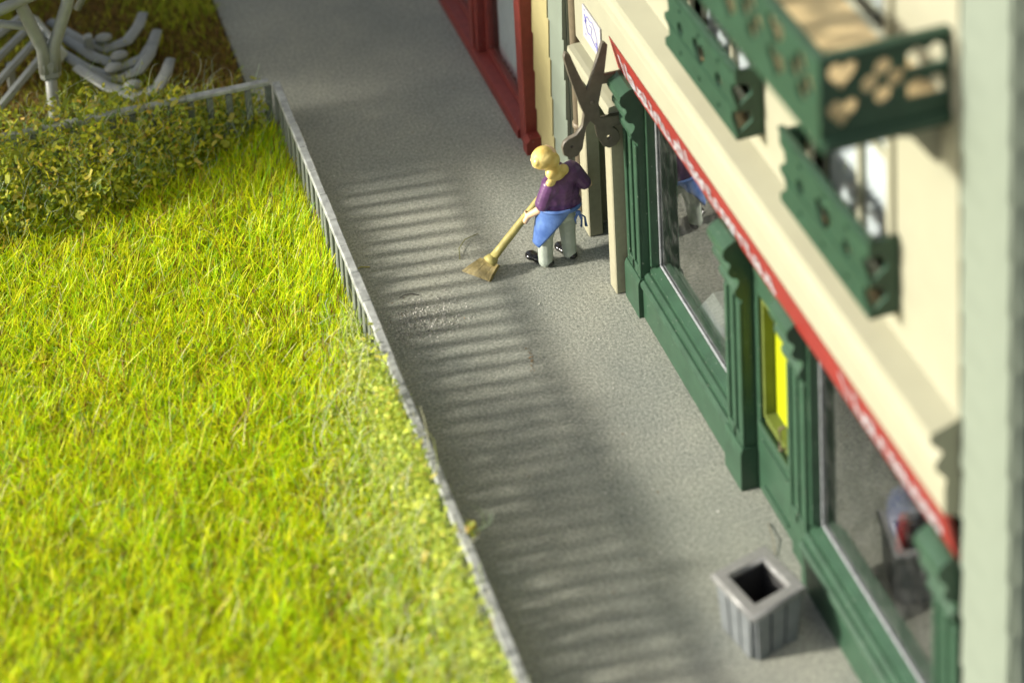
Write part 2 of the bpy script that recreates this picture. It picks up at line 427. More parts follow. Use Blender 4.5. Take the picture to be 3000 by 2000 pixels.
base = np.stack([x, y, -0.01 + rng.uniform(0, 0.11, N) + lump], 1)
V, F, Cc = blades(base, L, rng.uniform(0.0085, 0.0155, N), np.clip(lean, 0, 1.6), ldd, pick(PAL_G, W_G, N), 0.10)
n2 = 15000
b2 = np.stack([rng.uniform(-9.4, -3.25, n2), rng.uniform(-8.8, 3.0, n2), rng.uniform(.04, .13, n2)], 1)
V2, F2, C2 = blades(b2, rng.uniform(.25, .46, n2), rng.uniform(.007, .011, n2), np.clip(rng.normal(.95, .3, n2), .1, 1.5), rng.uniform(0, 6.28, n2), pick(PAL_G + [(.34, .13, .03)], [26, 18, 22, 6, 6, 8, 3, 6, 8], n2), .06)
V = np.concatenate([V, V2]); F = np.concatenate([F, F2 + len(V) - len(V2)]); Cc = np.concatenate([Cc, C2])
lawn = tri_mesh("lawn_grass", V, F, Cc, GRASSM)
tag(lawn, "bright yellow green grass filling the lawn inside the fence", "grass", kind="stuff")

# moss and rough grass of the bed behind the back fence
PAL_M = [(0.30, 0.22, 0.04), (0.22, 0.14, 0.04), (0.42, 0.42, 0.03), (0.36, 0.46, 0.03), (0.26, 0.16, 0.05), (0.55, 0.55, 0.06)]
N = 60000
x = rng.uniform(-9.5, -3.33, N); y = rng.uniform(4.0, 11.0, N)
gr = np.sin(x * 2.1 + 3) * np.cos(y * 1.6) + rng.normal(0, .4, N)
cols = np.where((gr > 0.35)[:, None], pick(PAL_M, [1, 1, 5, 6, 1, 4], N), pick(PAL_M, [6, 5, 2, 1, 5, 1], N))
L = rng.uniform(0.05, 0.16, N) * np.where(gr > .35, 1.7, 1.0)
base = np.stack([x, y, np.full(N, 0.0)], 1)
V, F, Cc = blades(base, L, rng.uniform(0.014, 0.03, N), np.abs(rng.normal(.6, .4, N)), rng.uniform(0, 6.28, N), cols)
tag(tri_mesh("bed_grass", V, F, Cc, attr_mat("moss fibre", 0.7, 0.25)), "brown and olive mossy growth covering the bed behind the back fence", "moss", kind="stuff")

def flakes(cent, size, cols, elong=1.7):
    n = len(cent)
    q = rng.normal(0, 1, (n, 3)); q[:, 2] += 0.5 * np.sign(q[:, 2]); q /= np.linalg.norm(q, axis=1)[:, None]
    h = rng.normal(0, 1, (n, 3)); u = np.cross(q, h); u /= np.linalg.norm(u, axis=1)[:, None]; v = np.cross(q, u)
    ang = np.array([.45, .95, 2.5, 3.5, 3.8, 5.6])
    rr = rng.uniform(.75, 1.1, (n, 6)) * size[:, None] / 2
    P = cent[:, None, :] + (np.cos(ang)[None] * rr * elong ** .5)[:, :, None] * u[:, None, :] + (np.sin(ang)[None] * rr / elong ** .5)[:, :, None] * v[:, None, :]
    P[:, 1::2] += q[:, None, :] * size[:, None, None] * .08
    k = np.arange(n)[:, None] * 6
    F = np.concatenate([k + [[0, 1, 2]], k + [[0, 2, 3]], k + [[0, 3, 4]], k + [[0, 4, 5]]], 1).reshape(-1, 3)
    return P.reshape(-1, 3), F, np.repeat(cols, 6, 0)

def fibres(start, length, rad, cols, wob=0.9, seg=9, grav=0.0, zmin=0.03, xmax=99):
    """thin curly three-sided threads"""
    n = len(start)
    d = rng.normal(0, 1, (n, 3)); d[:, 2] *= .5; d /= np.linalg.norm(d, axis=1)[:, None]
    ax = rng.normal(0, 1, (n, 3)); ax /= np.linalg.norm(ax, axis=1)[:, None]
    pts = [start.copy()]
    for i in range(seg):
        th = wob * rng.uniform(.3, 1.2, n)[:, None]
        d = d * np.cos(th) + np.cross(ax, d) * np.sin(th); d[:, 2] -= grav
        d /= np.linalg.norm(d, axis=1)[:, None]
        ax = ax + rng.normal(0, .35, (n, 3)); ax /= np.linalg.norm(ax, axis=1)[:, None]
        p = pts[-1] + d * (length / seg)[:, None]; p[:, 2] = np.maximum(p[:, 2], zmin); p[:, 0] = np.minimum(p[:, 0], xmax); pts.append(p)
    P = np.stack(pts, 1); m_ = seg + 1
    offs = [np.array([1, 0, 0.]), np.array([-.5, .86, 0.3]), np.array([-.5, -.4, .8])]
    V = np.stack([P + rad * o for o in offs], 2).reshape(-1, 3)
    k = (np.arange(n)[:, None] * m_ + np.arange(seg)[None]).reshape(-1, 1) * 3
    F = []
    for a in range(3):
        b = (a + 1) % 3
        F.append(k + [[a, b, b + 3]]); F.append(k + [[a, b + 3, a + 3]])
    return V, np.concatenate(F), np.repeat(cols, m_ * 3, 0)

LEAFM = attr_mat("leaf flake", 0.5, 0.45)
FIBM = attr_mat("plant fibre", 0.4, 0.3)
PAL_L = [(0.42, 0.44, 0.03), (0.28, 0.33, 0.03), (0.54, 0.50, 0.04), (0.17, 0.22, 0.02), (0.60, 0.50, 0.09), (0.60, 0.40, 0.07), (0.10, 0.16, 0.03)]
W_L = [26, 26, 15, 14, 5, 2, 12]
PAL_F = [(0.42, 0.55, 0.32), (0.56, 0.66, 0.50), (0.20, 0.36, 0.12), (0.32, 0.45, 0.18), (0.75, 0.78, 0.66)]

def leaf_mesh(i):
    r = random.Random(100 + i); mb = MB(); n = 6
    P = []
    for k in range(n):
        a = 2 * math.pi * k / n
        a = (.4, .9, 2.4, 3.45, 3.8, 5.6)[k] + r.uniform(-.12, .12); P.append((math.cos(a) * r.uniform(.5, .66) * 1.4, math.sin(a) * r.uniform(.45, .6), r.uniform(-.12, .12)))
    va = [mb.bm.verts.new(p) for p in P]; vb = [mb.bm.verts.new((p[0], p[1], p[2] + .10)) for p in P]
    mb.bm.faces.new(va[::-1]); mb.bm.faces.new(vb)
    for k in range(n): mb.bm.faces.new((va[k], va[(k + 1) % n], vb[(k + 1) % n], vb[k]))
    return mb.mesh("leaf")

def hedge_height(x):
    """back hedge: thick on the left, thinning out towards the corner of the fence"""
    return np.clip(0.50 + 0.30 * (-3.5 - x), 0.50, 1.02) + 0.06 * np.sin(x * 5.3) + .04 * np.sin(x * 11.1)
hedge = empty("hedge", (-5.6, 3.7, 0))
tag(hedge, "leafy hedge of green flakes and pale threads draped over the back fence", "hedge")
def hedge_points(n, edge=False):
    x = -3.22 - (rng.uniform(0, 1, n) ** 0.85) * 5.2
    w = np.clip((-3.15 - x) / 2.4, 0.12, 1.0)                   # how far it spreads on to the grass
    t = rng.uniform(0, 1, n)
    yy = 4.34 - (0.42 + 1.25 * w) * t + rng.normal(0, .05, n)
    hh = hedge_height(x) * np.sqrt(np.clip(1 - (t * .98) ** 2.2, .05, 1)) + 0.04
    zz = hh * (rng.uniform(0.55, 1.0, n) ** .5 if edge else rng.uniform(0.05, 1.0, n)) + rng.normal(0, .03, n)
    zz = np.maximum(zz, .03)
    return np.stack([x, yy, zz], 1)
def rel(P, root): return P - np.array(root.location)
p = hedge_points(11500); sp = np.where(p[:, 0] > -3.9, rng.uniform(0, 1, len(p)) < .55, True); p = p[sp]
V, F, Cc = flakes(rel(p, hedge), rng.uniform(.04, .09, len(p)), 1.6 * pick(PAL_L, W_L, len(p)))
o = tri_mesh("foliage", V, F, Cc, LEAFM, hedge); o["kind"] = "stuff"
p = hedge_points(950, True)
V, F, Cc = fibres(rel(p, hedge), rng.uniform(.25, .8, len(p)), .0021, 1.3 * pick(PAL_F, [5, 6, 2, 4, 4], len(p)), wob=.55)
o = tri_mesh("stem_threads", V, F, Cc, FIBM, hedge); o["kind"] = "stuff"
LEAFO = random_mat("single leaf", [(0.26, 0.33, 0.03), (0.44, 0.44, 0.04), (0.34, 0.40, 0.03), (0.56, 0.50, 0.07), (0.38, 0.42, 0.04), (0.66, 0.52, 0.12), (0.46, 0.46, 0.05)])
lm = [leaf_mesh(i) for i in range(4)]
for m_ in lm: m_.materials.append(LEAFO)
p = rel(hedge_points(260, True), hedge)
for i in range(len(p)):
    o = bpy.data.objects.new("leaf", lm[i % 4]); COL.objects.link(o); o.parent = hedge
    o.location = p[i] + np.array([0, -.03, .03]); s_ = rnd.uniform(.05, .095); o.scale = (s_, s_, s_)
    o.rotation_euler = (rnd.uniform(-.9, .9), rnd.uniform(-.9, .9), rnd.uniform(0, 6.28))

climber = empty("climbing_plant", (-3.45, -3.5, 0))
tag(climber, "loose pale threaded climbing plant along the lawn side of the long fence", "plant")
def climb_points(n):
    yy = rng.uniform(-8.8, -0.15, n); w = np.clip((-0.15 - yy) / 1.5, .25, 1)
    t = rng.uniform(0, 1, n) ** 1.3
    x = -3.2 - (.5 + .55 * np.clip((-.5 - yy) / 3, 0, 1)) * w * t + rng.normal(0, .04, n)
    z = (0.20 + 0.68 * w * (1 - t) * (0.8 + .2 * np.sin(yy * 3.3))) * rng.uniform(.25, 1.05, n)
    return np.stack([np.minimum(x, -3.17), yy, np.maximum(z, .05)], 1)
p = climb_points(5200)
nc = 6000; cy_ = rng.uniform(-8.4, -1.9, 17); k_ = rng.integers(0, 17, nc)
q_ = np.stack([-3.19 - np.abs(rng.normal(0, .13, nc)), cy_[k_] + rng.normal(0, .30, nc), np.clip(.58 + rng.normal(0, .20, nc), .05, .95)], 1)
p = np.concatenate([p, q_])
V, F, Cc = flakes(rel(p, climber), rng.uniform(.03, .07, len(p)), 1.3 * pick([(.42, .48, .06), (.34, .44, .08), (.50, .54, .10), (.26, .34, .05), (.58, .52, .12)], [8, 8, 6, 4, 2], len(p)))
o = tri_mesh("foliage", V, F, Cc, LEAFM, climber); o["kind"] = "stuff"
p = climb_points(1300)
V, F, Cc = fibres(rel(p, climber), rng.uniform(.3, .9, len(p)), .0040, pick([(.80, .86, .36), (.84, .88, .6), (.66, .80, .25), (.9, .92, .72)], [5, 4, 4, 2], len(p)), wob=.5, xmax=.33)
o = tri_mesh("stem_threads", V, F, Cc, FIBM, climber); o["kind"] = "stuff"
lm2 = [leaf_mesh(10 + i) for i in range(3)]
for m_ in lm2: m_.materials.append(LEAFO)
p = rel(climb_points(60), climber)
for i in range(len(p)):
    o = bpy.data.objects.new("leaf", lm2[i % 3]); COL.objects.link(o); o.parent = climber
    o.location = p[i] + np.array([-.01, 0, .05]); s_ = rnd.uniform(.05, .09); o.scale = (s_, s_, s_)
    o.rotation_euler = (rnd.uniform(-.9, .9), rnd.uniform(-.9, .9), rnd.uniform(0, 6.28))
# the sprig that hangs over the rail towards the pavement
sprig = empty("sprig", (-3.03, -4.42, 0.83))
tag(sprig, "small yellow green sprig hanging over the fence rail above the pavement", "plant")
c = np.array([[0, 0, 0.0]]) + rng.normal(0, .035, (46, 3))
V, F, Cc = flakes(c, rng.uniform(.03, .07, 46), pick(PAL_L, [20, 20, 20, 2, 8, 4, 2], 46)); o = tri_mesh("foliage", V, F, Cc, LEAFM, sprig); o["kind"] = "stuff"
V, F, Cc = fibres(np.zeros((6, 3)) + rng.normal(0, .03, (6, 3)), rng.uniform(.3, .5, 6), .005, pick(PAL_F, [2, 4, 1, 2, 3], 6), wob=.6); o = tri_mesh("stem_threads", V, F, Cc, FIBM, sprig); o["kind"] = "stuff"

# ------------------------------------------------------------------ fences
def fence(name, label, a, b, pitch, group):
    """picket fence between two ground points; the root stands at a, local x runs along it"""
    a = Vector((*a, 0)); b = Vector((*b, 0)); d = b - a; Ln = d.length
    r = empty(name, a, math.atan2(d.y, d.x)); tag(r, label, "fence", group)
    mb = MB(); n = int(Ln / 0.5)
    for i in range(n):                                     # rail cast with small joints and sag
        x0, x1 = Ln * i / n, Ln * (i + 1) / n
        mb.box(x0 - .001, x1 + .001, -.052 + rnd.uniform(-.006, .006), .052 + rnd.uniform(-.006, .006), .735 + rnd.uniform(-.005, .005), .80 + rnd.uniform(-.006, .006), .012)
    mb.obj("top_rail", FENCE, r)
    MB().box(0, Ln, -.028, .028, .10, .16, .01).obj("bottom_rail", FENCE, r)
    pm = MB().box(-.042, .042, -.036, .036, 0, .735, .012).mesh("picket"); pm.materials.append(mat("milky picket", (0.2513, 0.2785, 0.2513), 0.45, 0.5, 0.12, 9, trans=0.3))
    for i in range(int(Ln / pitch) + 1):
        o = bpy.data.objects.new("picket", pm); COL.objects.link(o); o.parent = r
        o.location = (0.03 + i * pitch + rnd.uniform(-.008, .008), rnd.uniform(-.006, .006), -.02); o.rotation_euler = (rnd.uniform(-.015, .015), rnd.uniform(-.012, .012), 0)
    return r
fence("picket_fence", "long grey picket fence between the lawn and the pavement", (-3.11, 3.86), (-3.11, -9.0), 0.25, "grey picket fences round the lawn")
fence("picket_fence", "short grey back fence half hidden under the hedge", (-3.19, 3.94), (-8.6, 4.08), 0.25, "grey picket fences round the lawn")

# ------------------------------------------------------------------ grey forked post and slatted bench in the bed
fp = empty("forked_post", (-5.88, 4.75, 0)); tag(fp, "grey plastic forked post with braces behind the back fence", "post")
Y0 = 4.75
def fpp(x, z, y=0.0): return (x + 5.88, y, z)
MB().tube([fpp(-5.885, -.05), fpp(-5.885, 1.02)], [.078, .075], 10).obj("stem", GREY, fp, True)
MB().box(-.135, .135, -.09, .09, 1.0, 1.30, .05).obj("collar", GREY, fp)
MB().tube([fpp(-5.93, 1.12), fpp(-5.95, 1.45), fpp(-6.12, 2.0), fpp(-6.32, 2.6)], [.10, .085, .085, .08], 10).obj("fork_arm", GREY, fp, True)
MB().tube([fpp(-5.83, 1.12), fpp(-5.80, 1.45), fpp(-5.58, 2.0), fpp(-5.42, 2.6)], [.10, .085, .085, .08], 10).obj("fork_arm", GREY, fp, True)
MB().tube([fpp(-6.9, 2.06, -.12), fpp(-5.95, 2.30, -.10)], .075, 10).obj("cross_bar", GREY, fp, True)
MB().tube([fpp(-6.7, 1.95, .12), fpp(-6.1, 1.75, .1), fpp(-5.9, 1.5, .06)], .055, 8).obj("brace", GREY, fp, True)
MB().tube([fpp(-5.42, 1.62, .5), fpp(-5.05, 2.3, .4)], .05, 8).obj("brace", GREY, fp, True)

bn = empty("slatted_bench", (-5.6, 6.4, 0)); tag(bn, "grey slatted bench with curled end ribs lying in the dark bed", "bench")
B0 = Vector((-5.6, 6.4, 0))
ends = [((-6.352, 7.062), (-5.95, 7.42)), ((-6.412, 6.487), (-5.90, 7.1)), ((-6.473, 5.889), (-5.80, 6.80)), ((-6.60, 5.15), (-5.72, 6.45))]
for (a, b) in ends:
    A = Vector((*a, .45)); Bv = Vector((*b, .47)); A = A + (A - Bv) * .35
    MB().tube([A - B0, Bv - B0], .062, 6).obj("slat", GREY, bn)
MB().tube([Vector((-5.90, 7.35, .40)) - B0, Vector((-5.62, 6.25, .40)) - B0], .11, 4).obj("seat_beam", mat("pale grey plastic", (0.5, 0.52, 0.47), .35, .5, .1, 8), bn)
for k in range(4):
    y_ = 7.05 - .42 * k + (.05, -.06, .08, -.02)[k]; xs = (.0, .14, .02, .20)[k]
    pts = [(-5.65 + xs, y_ + .25, .32), (-5.3 + xs, y_ - .2, .20), (-4.95 + xs, y_ - .48, .13), (-4.66 + xs, y_ - .45, .17), (-4.46 + xs * .8, y_ - .22, .23), (-4.36 + xs * .8, y_ - .02, .30)]
    rb = MB().tube([Vector(q) - B0 for q in pts], [.08, .10, .12, .115, .095, .075], 8, flat=.32).obj("curled_rib", GREY, bn, True)
    MB().ball(Vector((-4.98 + xs, y_ - .36, .24)) - B0, .10, (1.3, 1, .6)).obj("knob", GREY, bn, True)
for q in ((-6.3, 6.3), (-5.2, 6.6)):
    MB().box(q[0] + 5.6 - .06, q[0] + 5.6 + .06, q[1] - 6.4 - .06, q[1] - 6.4 + .06, -.02, .42, .02).obj("foot", GREY, bn)

# ------------------------------------------------------------------ cream building with green shop front
cb = empty("shop_building", (0, 0, 0)); tag(cb, "cream building with dark green shop front, cornice and balcony", "building")
Yn, Yf = -8.45, 0.62
# upper wall with two bay windows over the cornice and a balcony door
W = [(-4.62, -3.06, 4.72, 6.35), (-7.30, -5.86, 4.72, 6.35), (-7.3, -5.7, 7.04, 9.2)]
wall_grid(Yn, 0.95, 3.34, 10.5, 0.0, 0.25, W).obj("upper_wall", CREAM, cb)
wall_grid(-0.72, 0.95, 2.47, 3.34, 0.001, 0.25, []).obj("door_head_wall", CREAM, cb)
for (a, b, z0, z1) in W:
    w = MB()
    t = .10
    w.box(-.05, .08, a - t, a, z0 - t, z1 + t, .01); w.box(-.05, .08, b, b + t, z0 - t, z1 + t, .01)
    w.box(-.052, .08, a, b, z1, z1 + t, .01); w.box(-.08, .08, a, b, z0 - t, z0, .01)
    cs = w.obj("window_casing", CREAM, cb)
    ym = (a + b) / 2
    MB().box(.06, .12, ym - .03, ym + .03, z0, z1).box(.061, .119, a, ym - .03, z0 + (z1 - z0) * .62, z0 + (z1 - z0) * .62 + .05).box(.061, .119, ym + .03, b, z0 + (z1 - z0) * .62, z0 + (z1 - z0) * .62 + .05).obj("window_bars", CREAM, cs)
    MB().box(.085, .09, a, b, z0, z1).obj("pane", GLASS2, cs)
    pts = [(.14 + .02 * math.sin(i * 1.9) + .015 * math.sin(i * 4.1), a + (b - a) * i / 40) for i in range(41)]
    mb = MB(); lo = [mb.bm.verts.new((q[0], q[1], z0 - .05)) for q in pts]; hi = [mb.bm.verts.new((q[0], q[1], z1 + .05)) for q in pts]
    for i in range(40): mb.bm.faces.new((lo[i], lo[i + 1], hi[i + 1], hi[i]))
    mb.obj("curtain", mat('white net curtain', (.80, .83, .88), .8, .2, .2, 3), cs, True)
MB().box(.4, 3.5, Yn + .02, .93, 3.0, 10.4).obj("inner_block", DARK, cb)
# cornice
MB().prism([(0.0, 4.27), (-.255, 4.20), (-.265, 4.12), (-.15, 4.00), (-.215, 3.92), (-.22, 3.86), (-.12, 3.74), (-.135, 3.66), (-.135, 3.40), (-.02, 3.36), (0.0, 3.36)], Yn, .95).obj("cornice", CREAM, cb)
# shop front
def pil(y0, y1, xf, base=True):
    """pilaster with fluted face, footing block and scalloped bracket"""
    p = MB(); p.box(xf + .028, .34, y0, y1, 0, 2.86, .006)
    w = (y1 - y0)
    for a, b in ((0, .17), (.42, .58), (.83, 1.0)):
        p.box(xf, xf + .03, y0 + a * w, y0 + b * w, .5, 2.2, .008)
    p.box(xf, xf + .03, y0 + .17 * w + .001, y1 - .17 * w - .001, .5, .62, .006)
    po = p.obj("pilaster", GREEN, cb)
    if base:
        MB().prism([(xf - .035, 0), (xf - .035, .44), (xf - .01, .50), (.30, .50), (.30, 0)], y0 - .015, y1 + .015).obj("footing", GREEN, po)
    prof = [(-.06, 2.93), (-.12, 2.90), (-.175, 2.86), (-.185, 2.80), (-.165, 2.74), (-.115, 2.70), (-.105, 2.66), (-.13, 2.62), (-.13, 2.57), (-.09, 2.52), (-.035, 2.50), (-.015, 2.46), (-.03, 2.41), (-.065, 2.37), (-.06, 2.31), (-.01, 2.25), (.05, 2.2), (.05, 2.93)]
    MB().prism([(q[0] + xf + .02, q[1]) for q in prof], y0 - .004, y1 + .004).obj("scalloped_bracket", GREEN, po)
    return po
pil(-1.20, -0.80, -.02); pil(-4.05, -3.66, -.02); pil(-5.36, -4.97, .06, False); pil(-8.42, -8.02, -.02)

def shop_window(y0, y1, xf, label):
    pl = MB().box(xf, .34, y0, y1, 0, .42, .008).obj("plinth", GREEN, cb)
    MB().prism([(xf - .03, .42), (xf - .03, .455), (xf + .005, .49), (xf + .03, .49), (xf + .03, .53), (xf + .07, .56), (.26, .56), (.26, .421), (xf, .421)], y0, y1).obj("sill", GREEN, pl)
    MB().prism([(xf + .10, .56), (xf + .10, .60), (.19, .64), (.26, .64), (.26, .561)], y0 + .001, y1 - .001).obj("sill_moulding", GREEN, pl)
    fr = MB()
    for a, b in ((y0, y0 + .05), (y1 - .05, y1)):
        fr.box(.10, .26, a + .001, b - .001, .645, 2.86, .006)
    fr.box(.10, .26, y0 + .05, y1 - .05, 2.80, 2.86, .006)
    f = fr.obj("window_frame", GREEN, cb)
    MB().box(.225, .231, y0 + .052, y1 - .052, .641, 2.799).obj("pane", GLASS, f)
    edge = mat("clear flange", (.32, .34, .35), .15, .6, .2, 20)
    MB().box(.200, .222, y0 + .055, y1 - .055, .642, .662, .004).obj("pane_flange", edge, f)
    MB().box(.200, .222, y1 - .075, y1 - .055, .664, 2.79, .004).obj("pane_flange", edge, f)
    MB().box(.20, .34, y0, y1, 2.86, 2.95).obj("transom", GREEN, cb)
shop_window(-3.659, -1.201, 0.0, "")
shop_window(-8.019, -5.361, 0.0, "")
# shop door with the yellow pane
dr = MB()
dr.box(.14, .30, -4.969, -4.051, 0.0, .86, .008); dr.box(.14, .30, -4.14, -4.051, .86, 2.55, .008); dr.box(.14, .30, -4.969, -4.88, .86, 2.55, .008)
dr.box(.14, .30, -4.88, -4.14, 2.35, 2.55, .008); dr.box(.13, .34, -4.969, -4.051, 2.55, 2.9)
d = dr.obj("shop_door", GREEN, cb)
MB().box(.10, .145, -4.87, -4.15, .83, .885, .01).obj("door_moulding", GREEN, d)
for z_ in (.12, .66): MB().box(.12, .145, -4.80, -4.22, z_, z_ + .03, .004).obj("door_moulding", GREEN, d)
fr = MB(); fr.box(.18, .33, -4.88, -4.80, .90, 2.35).box(.18, .33, -4.19, -4.14, .90, 2.35).box(.18, .33, -4.83, -4.19, .86, .95).box(.18, .33, -4.83, -4.19, 2.25, 2.35)
fr.obj("pane_frame", OLIVE, d)
MB().box(.30, .32, -4.80, -4.19, .95, 2.25).obj("pane", YPANE, d)
MB().tube([(.12, -4.80, 1.05), (.06, -4.80, 1.05), (.06, -4.80, 1.3), (.12, -4.80, 1.3)], .016, 6).obj("handle", BROWN, d)
# interior shell behind the glass
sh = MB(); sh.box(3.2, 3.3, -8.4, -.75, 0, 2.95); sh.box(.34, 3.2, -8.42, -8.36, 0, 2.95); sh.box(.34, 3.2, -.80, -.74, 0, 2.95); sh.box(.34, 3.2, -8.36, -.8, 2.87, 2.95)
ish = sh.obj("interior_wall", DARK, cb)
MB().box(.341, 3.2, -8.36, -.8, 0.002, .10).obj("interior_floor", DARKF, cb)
# entrance recess on the far side: two cream posts, lintel and a green door
MB().box(-.15, .08, -.735, -.53, 0, 2.22, .012).obj("entrance_post", CREAMP, cb)
MB().box(-.08, .10, .36, .60, 0, 2.22, .012).obj("entrance_post", CREAMP, cb)
MB().prism([(-.16, 2.46), (-.17, 2.40), (-.12, 2.30), (-.12, 2.22), (.25, 2.22), (.25, 2.47), (-.10, 2.47)], -.76, .62).obj("lintel", CREAM, cb)
MB().box(.34, .40, -.79, .60, 0, 2.22).obj("recess_wall", GREEN, cb)
ed = MB().box(.22, .30, -.50, .12, .02, 2.1, .01).obj("entrance_door", GREEN, cb)
MB().box(.20, .22, -.42, .04, .15, .75, .008).box(.20, .22, -.42, .04, .95, 1.95, .008).obj("door_panel", GREEN, ed)
MB().box(.08, .34, -.80, -.735, 0, 2.22).obj("recess_side", GREEN, cb)
MB().box(.10, .34, .60, .66, 0, 2.9).obj("recess_side", CREAMP, cb)
# gap wall coloured brown as shaded cream; the pipe stands for that dark strip
MB().box(.12, .34, .66, 1.14, 0, 9).obj("shade_toned_gap_wall", BROWN, cb)
rp = MB().tube([(.02, .84, .05), (.02, .84, 9)], .075, 12).obj("shade_strip_pipe", BROWN, cb, True)
for z in (1.2, 3.4, 5.6): MB().tube([(.02, .84, z), (.02, .84, z + .06)], .09, 12).obj("pipe_clamp", BROWN, rp, True)
# balcony
bx0, by0, by1 = -1.08, -8.33, -3.0
bl = MB().box(bx0 - .03, 0, by0 - .03, by1, 6.88, 7.0, .015).obj("balcony", GREENB, cb)
MB().box(bx0 + .002, -.002, by0 + .045, by1 - .002, 7.002, 7.03).obj("floor_boards", mat("tan boards", (.50, .38, .20), .6, .3, .1, 6), bl)
def rail_holes(y0, y1, zc, dz, step):
    H = []; n = max(1, int((y1 - y0) / step)); s_ = (y1 - y0) / n
    for i in range(n):
        c = y0 + s_ * (i + .5)
        if i % 2 == 0:
            for a in range(4):
                H.append(disc(c + .12 * math.cos(a * math.pi / 2), zc + .13 * math.sin(a * math.pi / 2), .085))
        else:
            H += [heart(c, zc + dz, .30, .26), heart(c, zc - dz, .30, .26)]
    return H
flat("front_panel", GREENB, bl, [(by0, 6.95), (by1, 6.95), (by1, 7.66), (by0, 7.66)], rail_holes(by0 + .10, by1 - .1, 7.36, .14, .45), bx0 - .04, bx0, 'x')
hs = [heart(-.92, 7.52, .26, .27), heart(-.92, 7.20, .26, .27)]
for a in range(4): hs.append(disc(-.58 + .11 * math.cos(a * math.pi / 2), 7.38 + .12 * math.sin(a * math.pi / 2), .078))
hs += [[(-.38, 7.42), (-.05, 7.42), (-.05, 7.56), (-.13, 7.61), (-.21, 7.56), (-.30, 7.61), (-.38, 7.56)], [(-.38, 7.16), (-.05, 7.16), (-.05, 7.30), (-.13, 7.34), (-.21, 7.30), (-.30, 7.34), (-.38, 7.30)]]
flat("end_panel", GREENB, bl, [(bx0, 6.95), (-.005, 6.95), (-.005, 7.66), (bx0, 7.66)], hs, by0, by0 + .04, 'y')
MB().box(bx0 - .06, bx0 + .03, by0 - .03, by1, 7.66, 7.71, .01).box(bx0 + .031, -.005, by0 - .03, by0 + .06, 7.66, 7.71, .01).obj("hand_rail", GREENB, bl)
for yb in (-8.1, -5.7, -3.3):
    MB().prism([(-.01, 6.4), (-.01, 6.879), (-.8, 6.879), (-.7, 6.82), (-.25, 6.7), (-.1, 6.5)], yb - .05, yb + .05).obj("support_bracket", CREAM, bl)

# window boxes under the two upper windows
def window_box(y0, y1, label):
    r = empty("window_box", (-.15, (y0 + y1) / 2, 4.56)); tag(r, label, "window box", "green heart cut window boxes")
    cy = (y0 + y1) / 2; h = (y1 - y0) / 2; xo = -.27 + .15; top = .72; fl = .05
    out = [(-h, 0), (h, 0), (h, .08), (h - .12, .17), (h - .10, .27), (h, .30), (h, .36), (h - .12, .45), (h - .10, .55), (h, .58), (h, top), (-h, top), (-h, .58), (-h + .10, .55), (-h + .12, .45), (-h, .36), (-h, .30), (-h + .10, .27), (-h + .12, .17), (-h, .08)]
    holes = []
    for k in range(3):
        c = -h + .42 + k * (2 * h - .84) / 2
        holes += [disc(c, .40, .075)] if k != 1 else [heart(c, .42, .30, .30)]
        for a in (.13, .60): holes.append(disc(c, a, .028))
    flat("front_panel", GREENB, r, out, holes, xo - .02, xo + .02, 'x')
    for sgn in (-1, 1):
        e = [(xo + .021, 0), (.145, 0), (.145, top), (xo + .021, top), (xo + .021, .59), (xo + .13, .57), (xo + .15, .46), (xo + .021, .36), (xo + .021, .30), (xo + .13, .28), (xo + .15, .17), (xo + .021, .08)]
        flat("end_panel", GREENB, r, e, [], sgn * (h - .02) - .02, sgn * (h - .02) + .02, 'y')
    MB().box(xo + .021, .145, -h + .041, h - .041, .005, .04).obj("floor", mat('tan boards', (.50, .38, .20), .6, .3, .1, 6), r)
    MB().box(xo - .035, xo + .035, -h - .01, h + .01, top, top + .035, .008).obj("top_rim", GREENB, r)
    for zz in (.30, .68): MB().box(xo - .03, xo - .021, -h + .1, h - .1, zz - .012, zz + .012).obj("slat", GREENB, r)
window_box(-4.75, -2.96, "dark green heart cut window box nearer the scissors sign")
window_box(-7.47, -5.72, "dark green heart cut window box nearer the pale green corner")

# ------------------------------------------------------------------ signs on the shop
sg = empty("shop_sign", (-.06, -4.6, 2.88)); tag(sg, "long red sign board with white script above the shop windows", "sign")
def sp_(z): return .06 + (-.002 - .235 * (z - 2.88))          # tilted board, top leaning out
MB().prism([(sp_(2.88), 0), (sp_(3.34), .46), (sp_(3.34) + .05, .46), (sp_(2.88) + .05, 0)], -8.43 + 4.6, -.72 + 4.6).obj("board", SIGNR, sg)
def stroke(mb, pts, w):
    """flat ribbon lying on the sign face; pts are (y, z) in world"""
    P = []
    for i, q in enumerate(pts):
        a = Vector(pts[max(i - 1, 0)]); b = Vector(pts[min(i + 1, len(pts) - 1)]); dd = (b - a).normalized(); nn = Vector((-dd.y, dd.x)) * w / 2
        P.append((Vector(q) + nn, Vector(q) - nn))
    rows = []
    for l, r in P:
        rows.append([mb.bm.verts.new((sp_(v.y) - .006, v.x + 4.6, v.y - 2.88)) for v in (l, r)])
    for i in range(len(rows) - 1): mb.bm.faces.new((rows[i][0], rows[i][1], rows[i + 1][1], rows[i + 1][0]))
lr = random.Random(21)
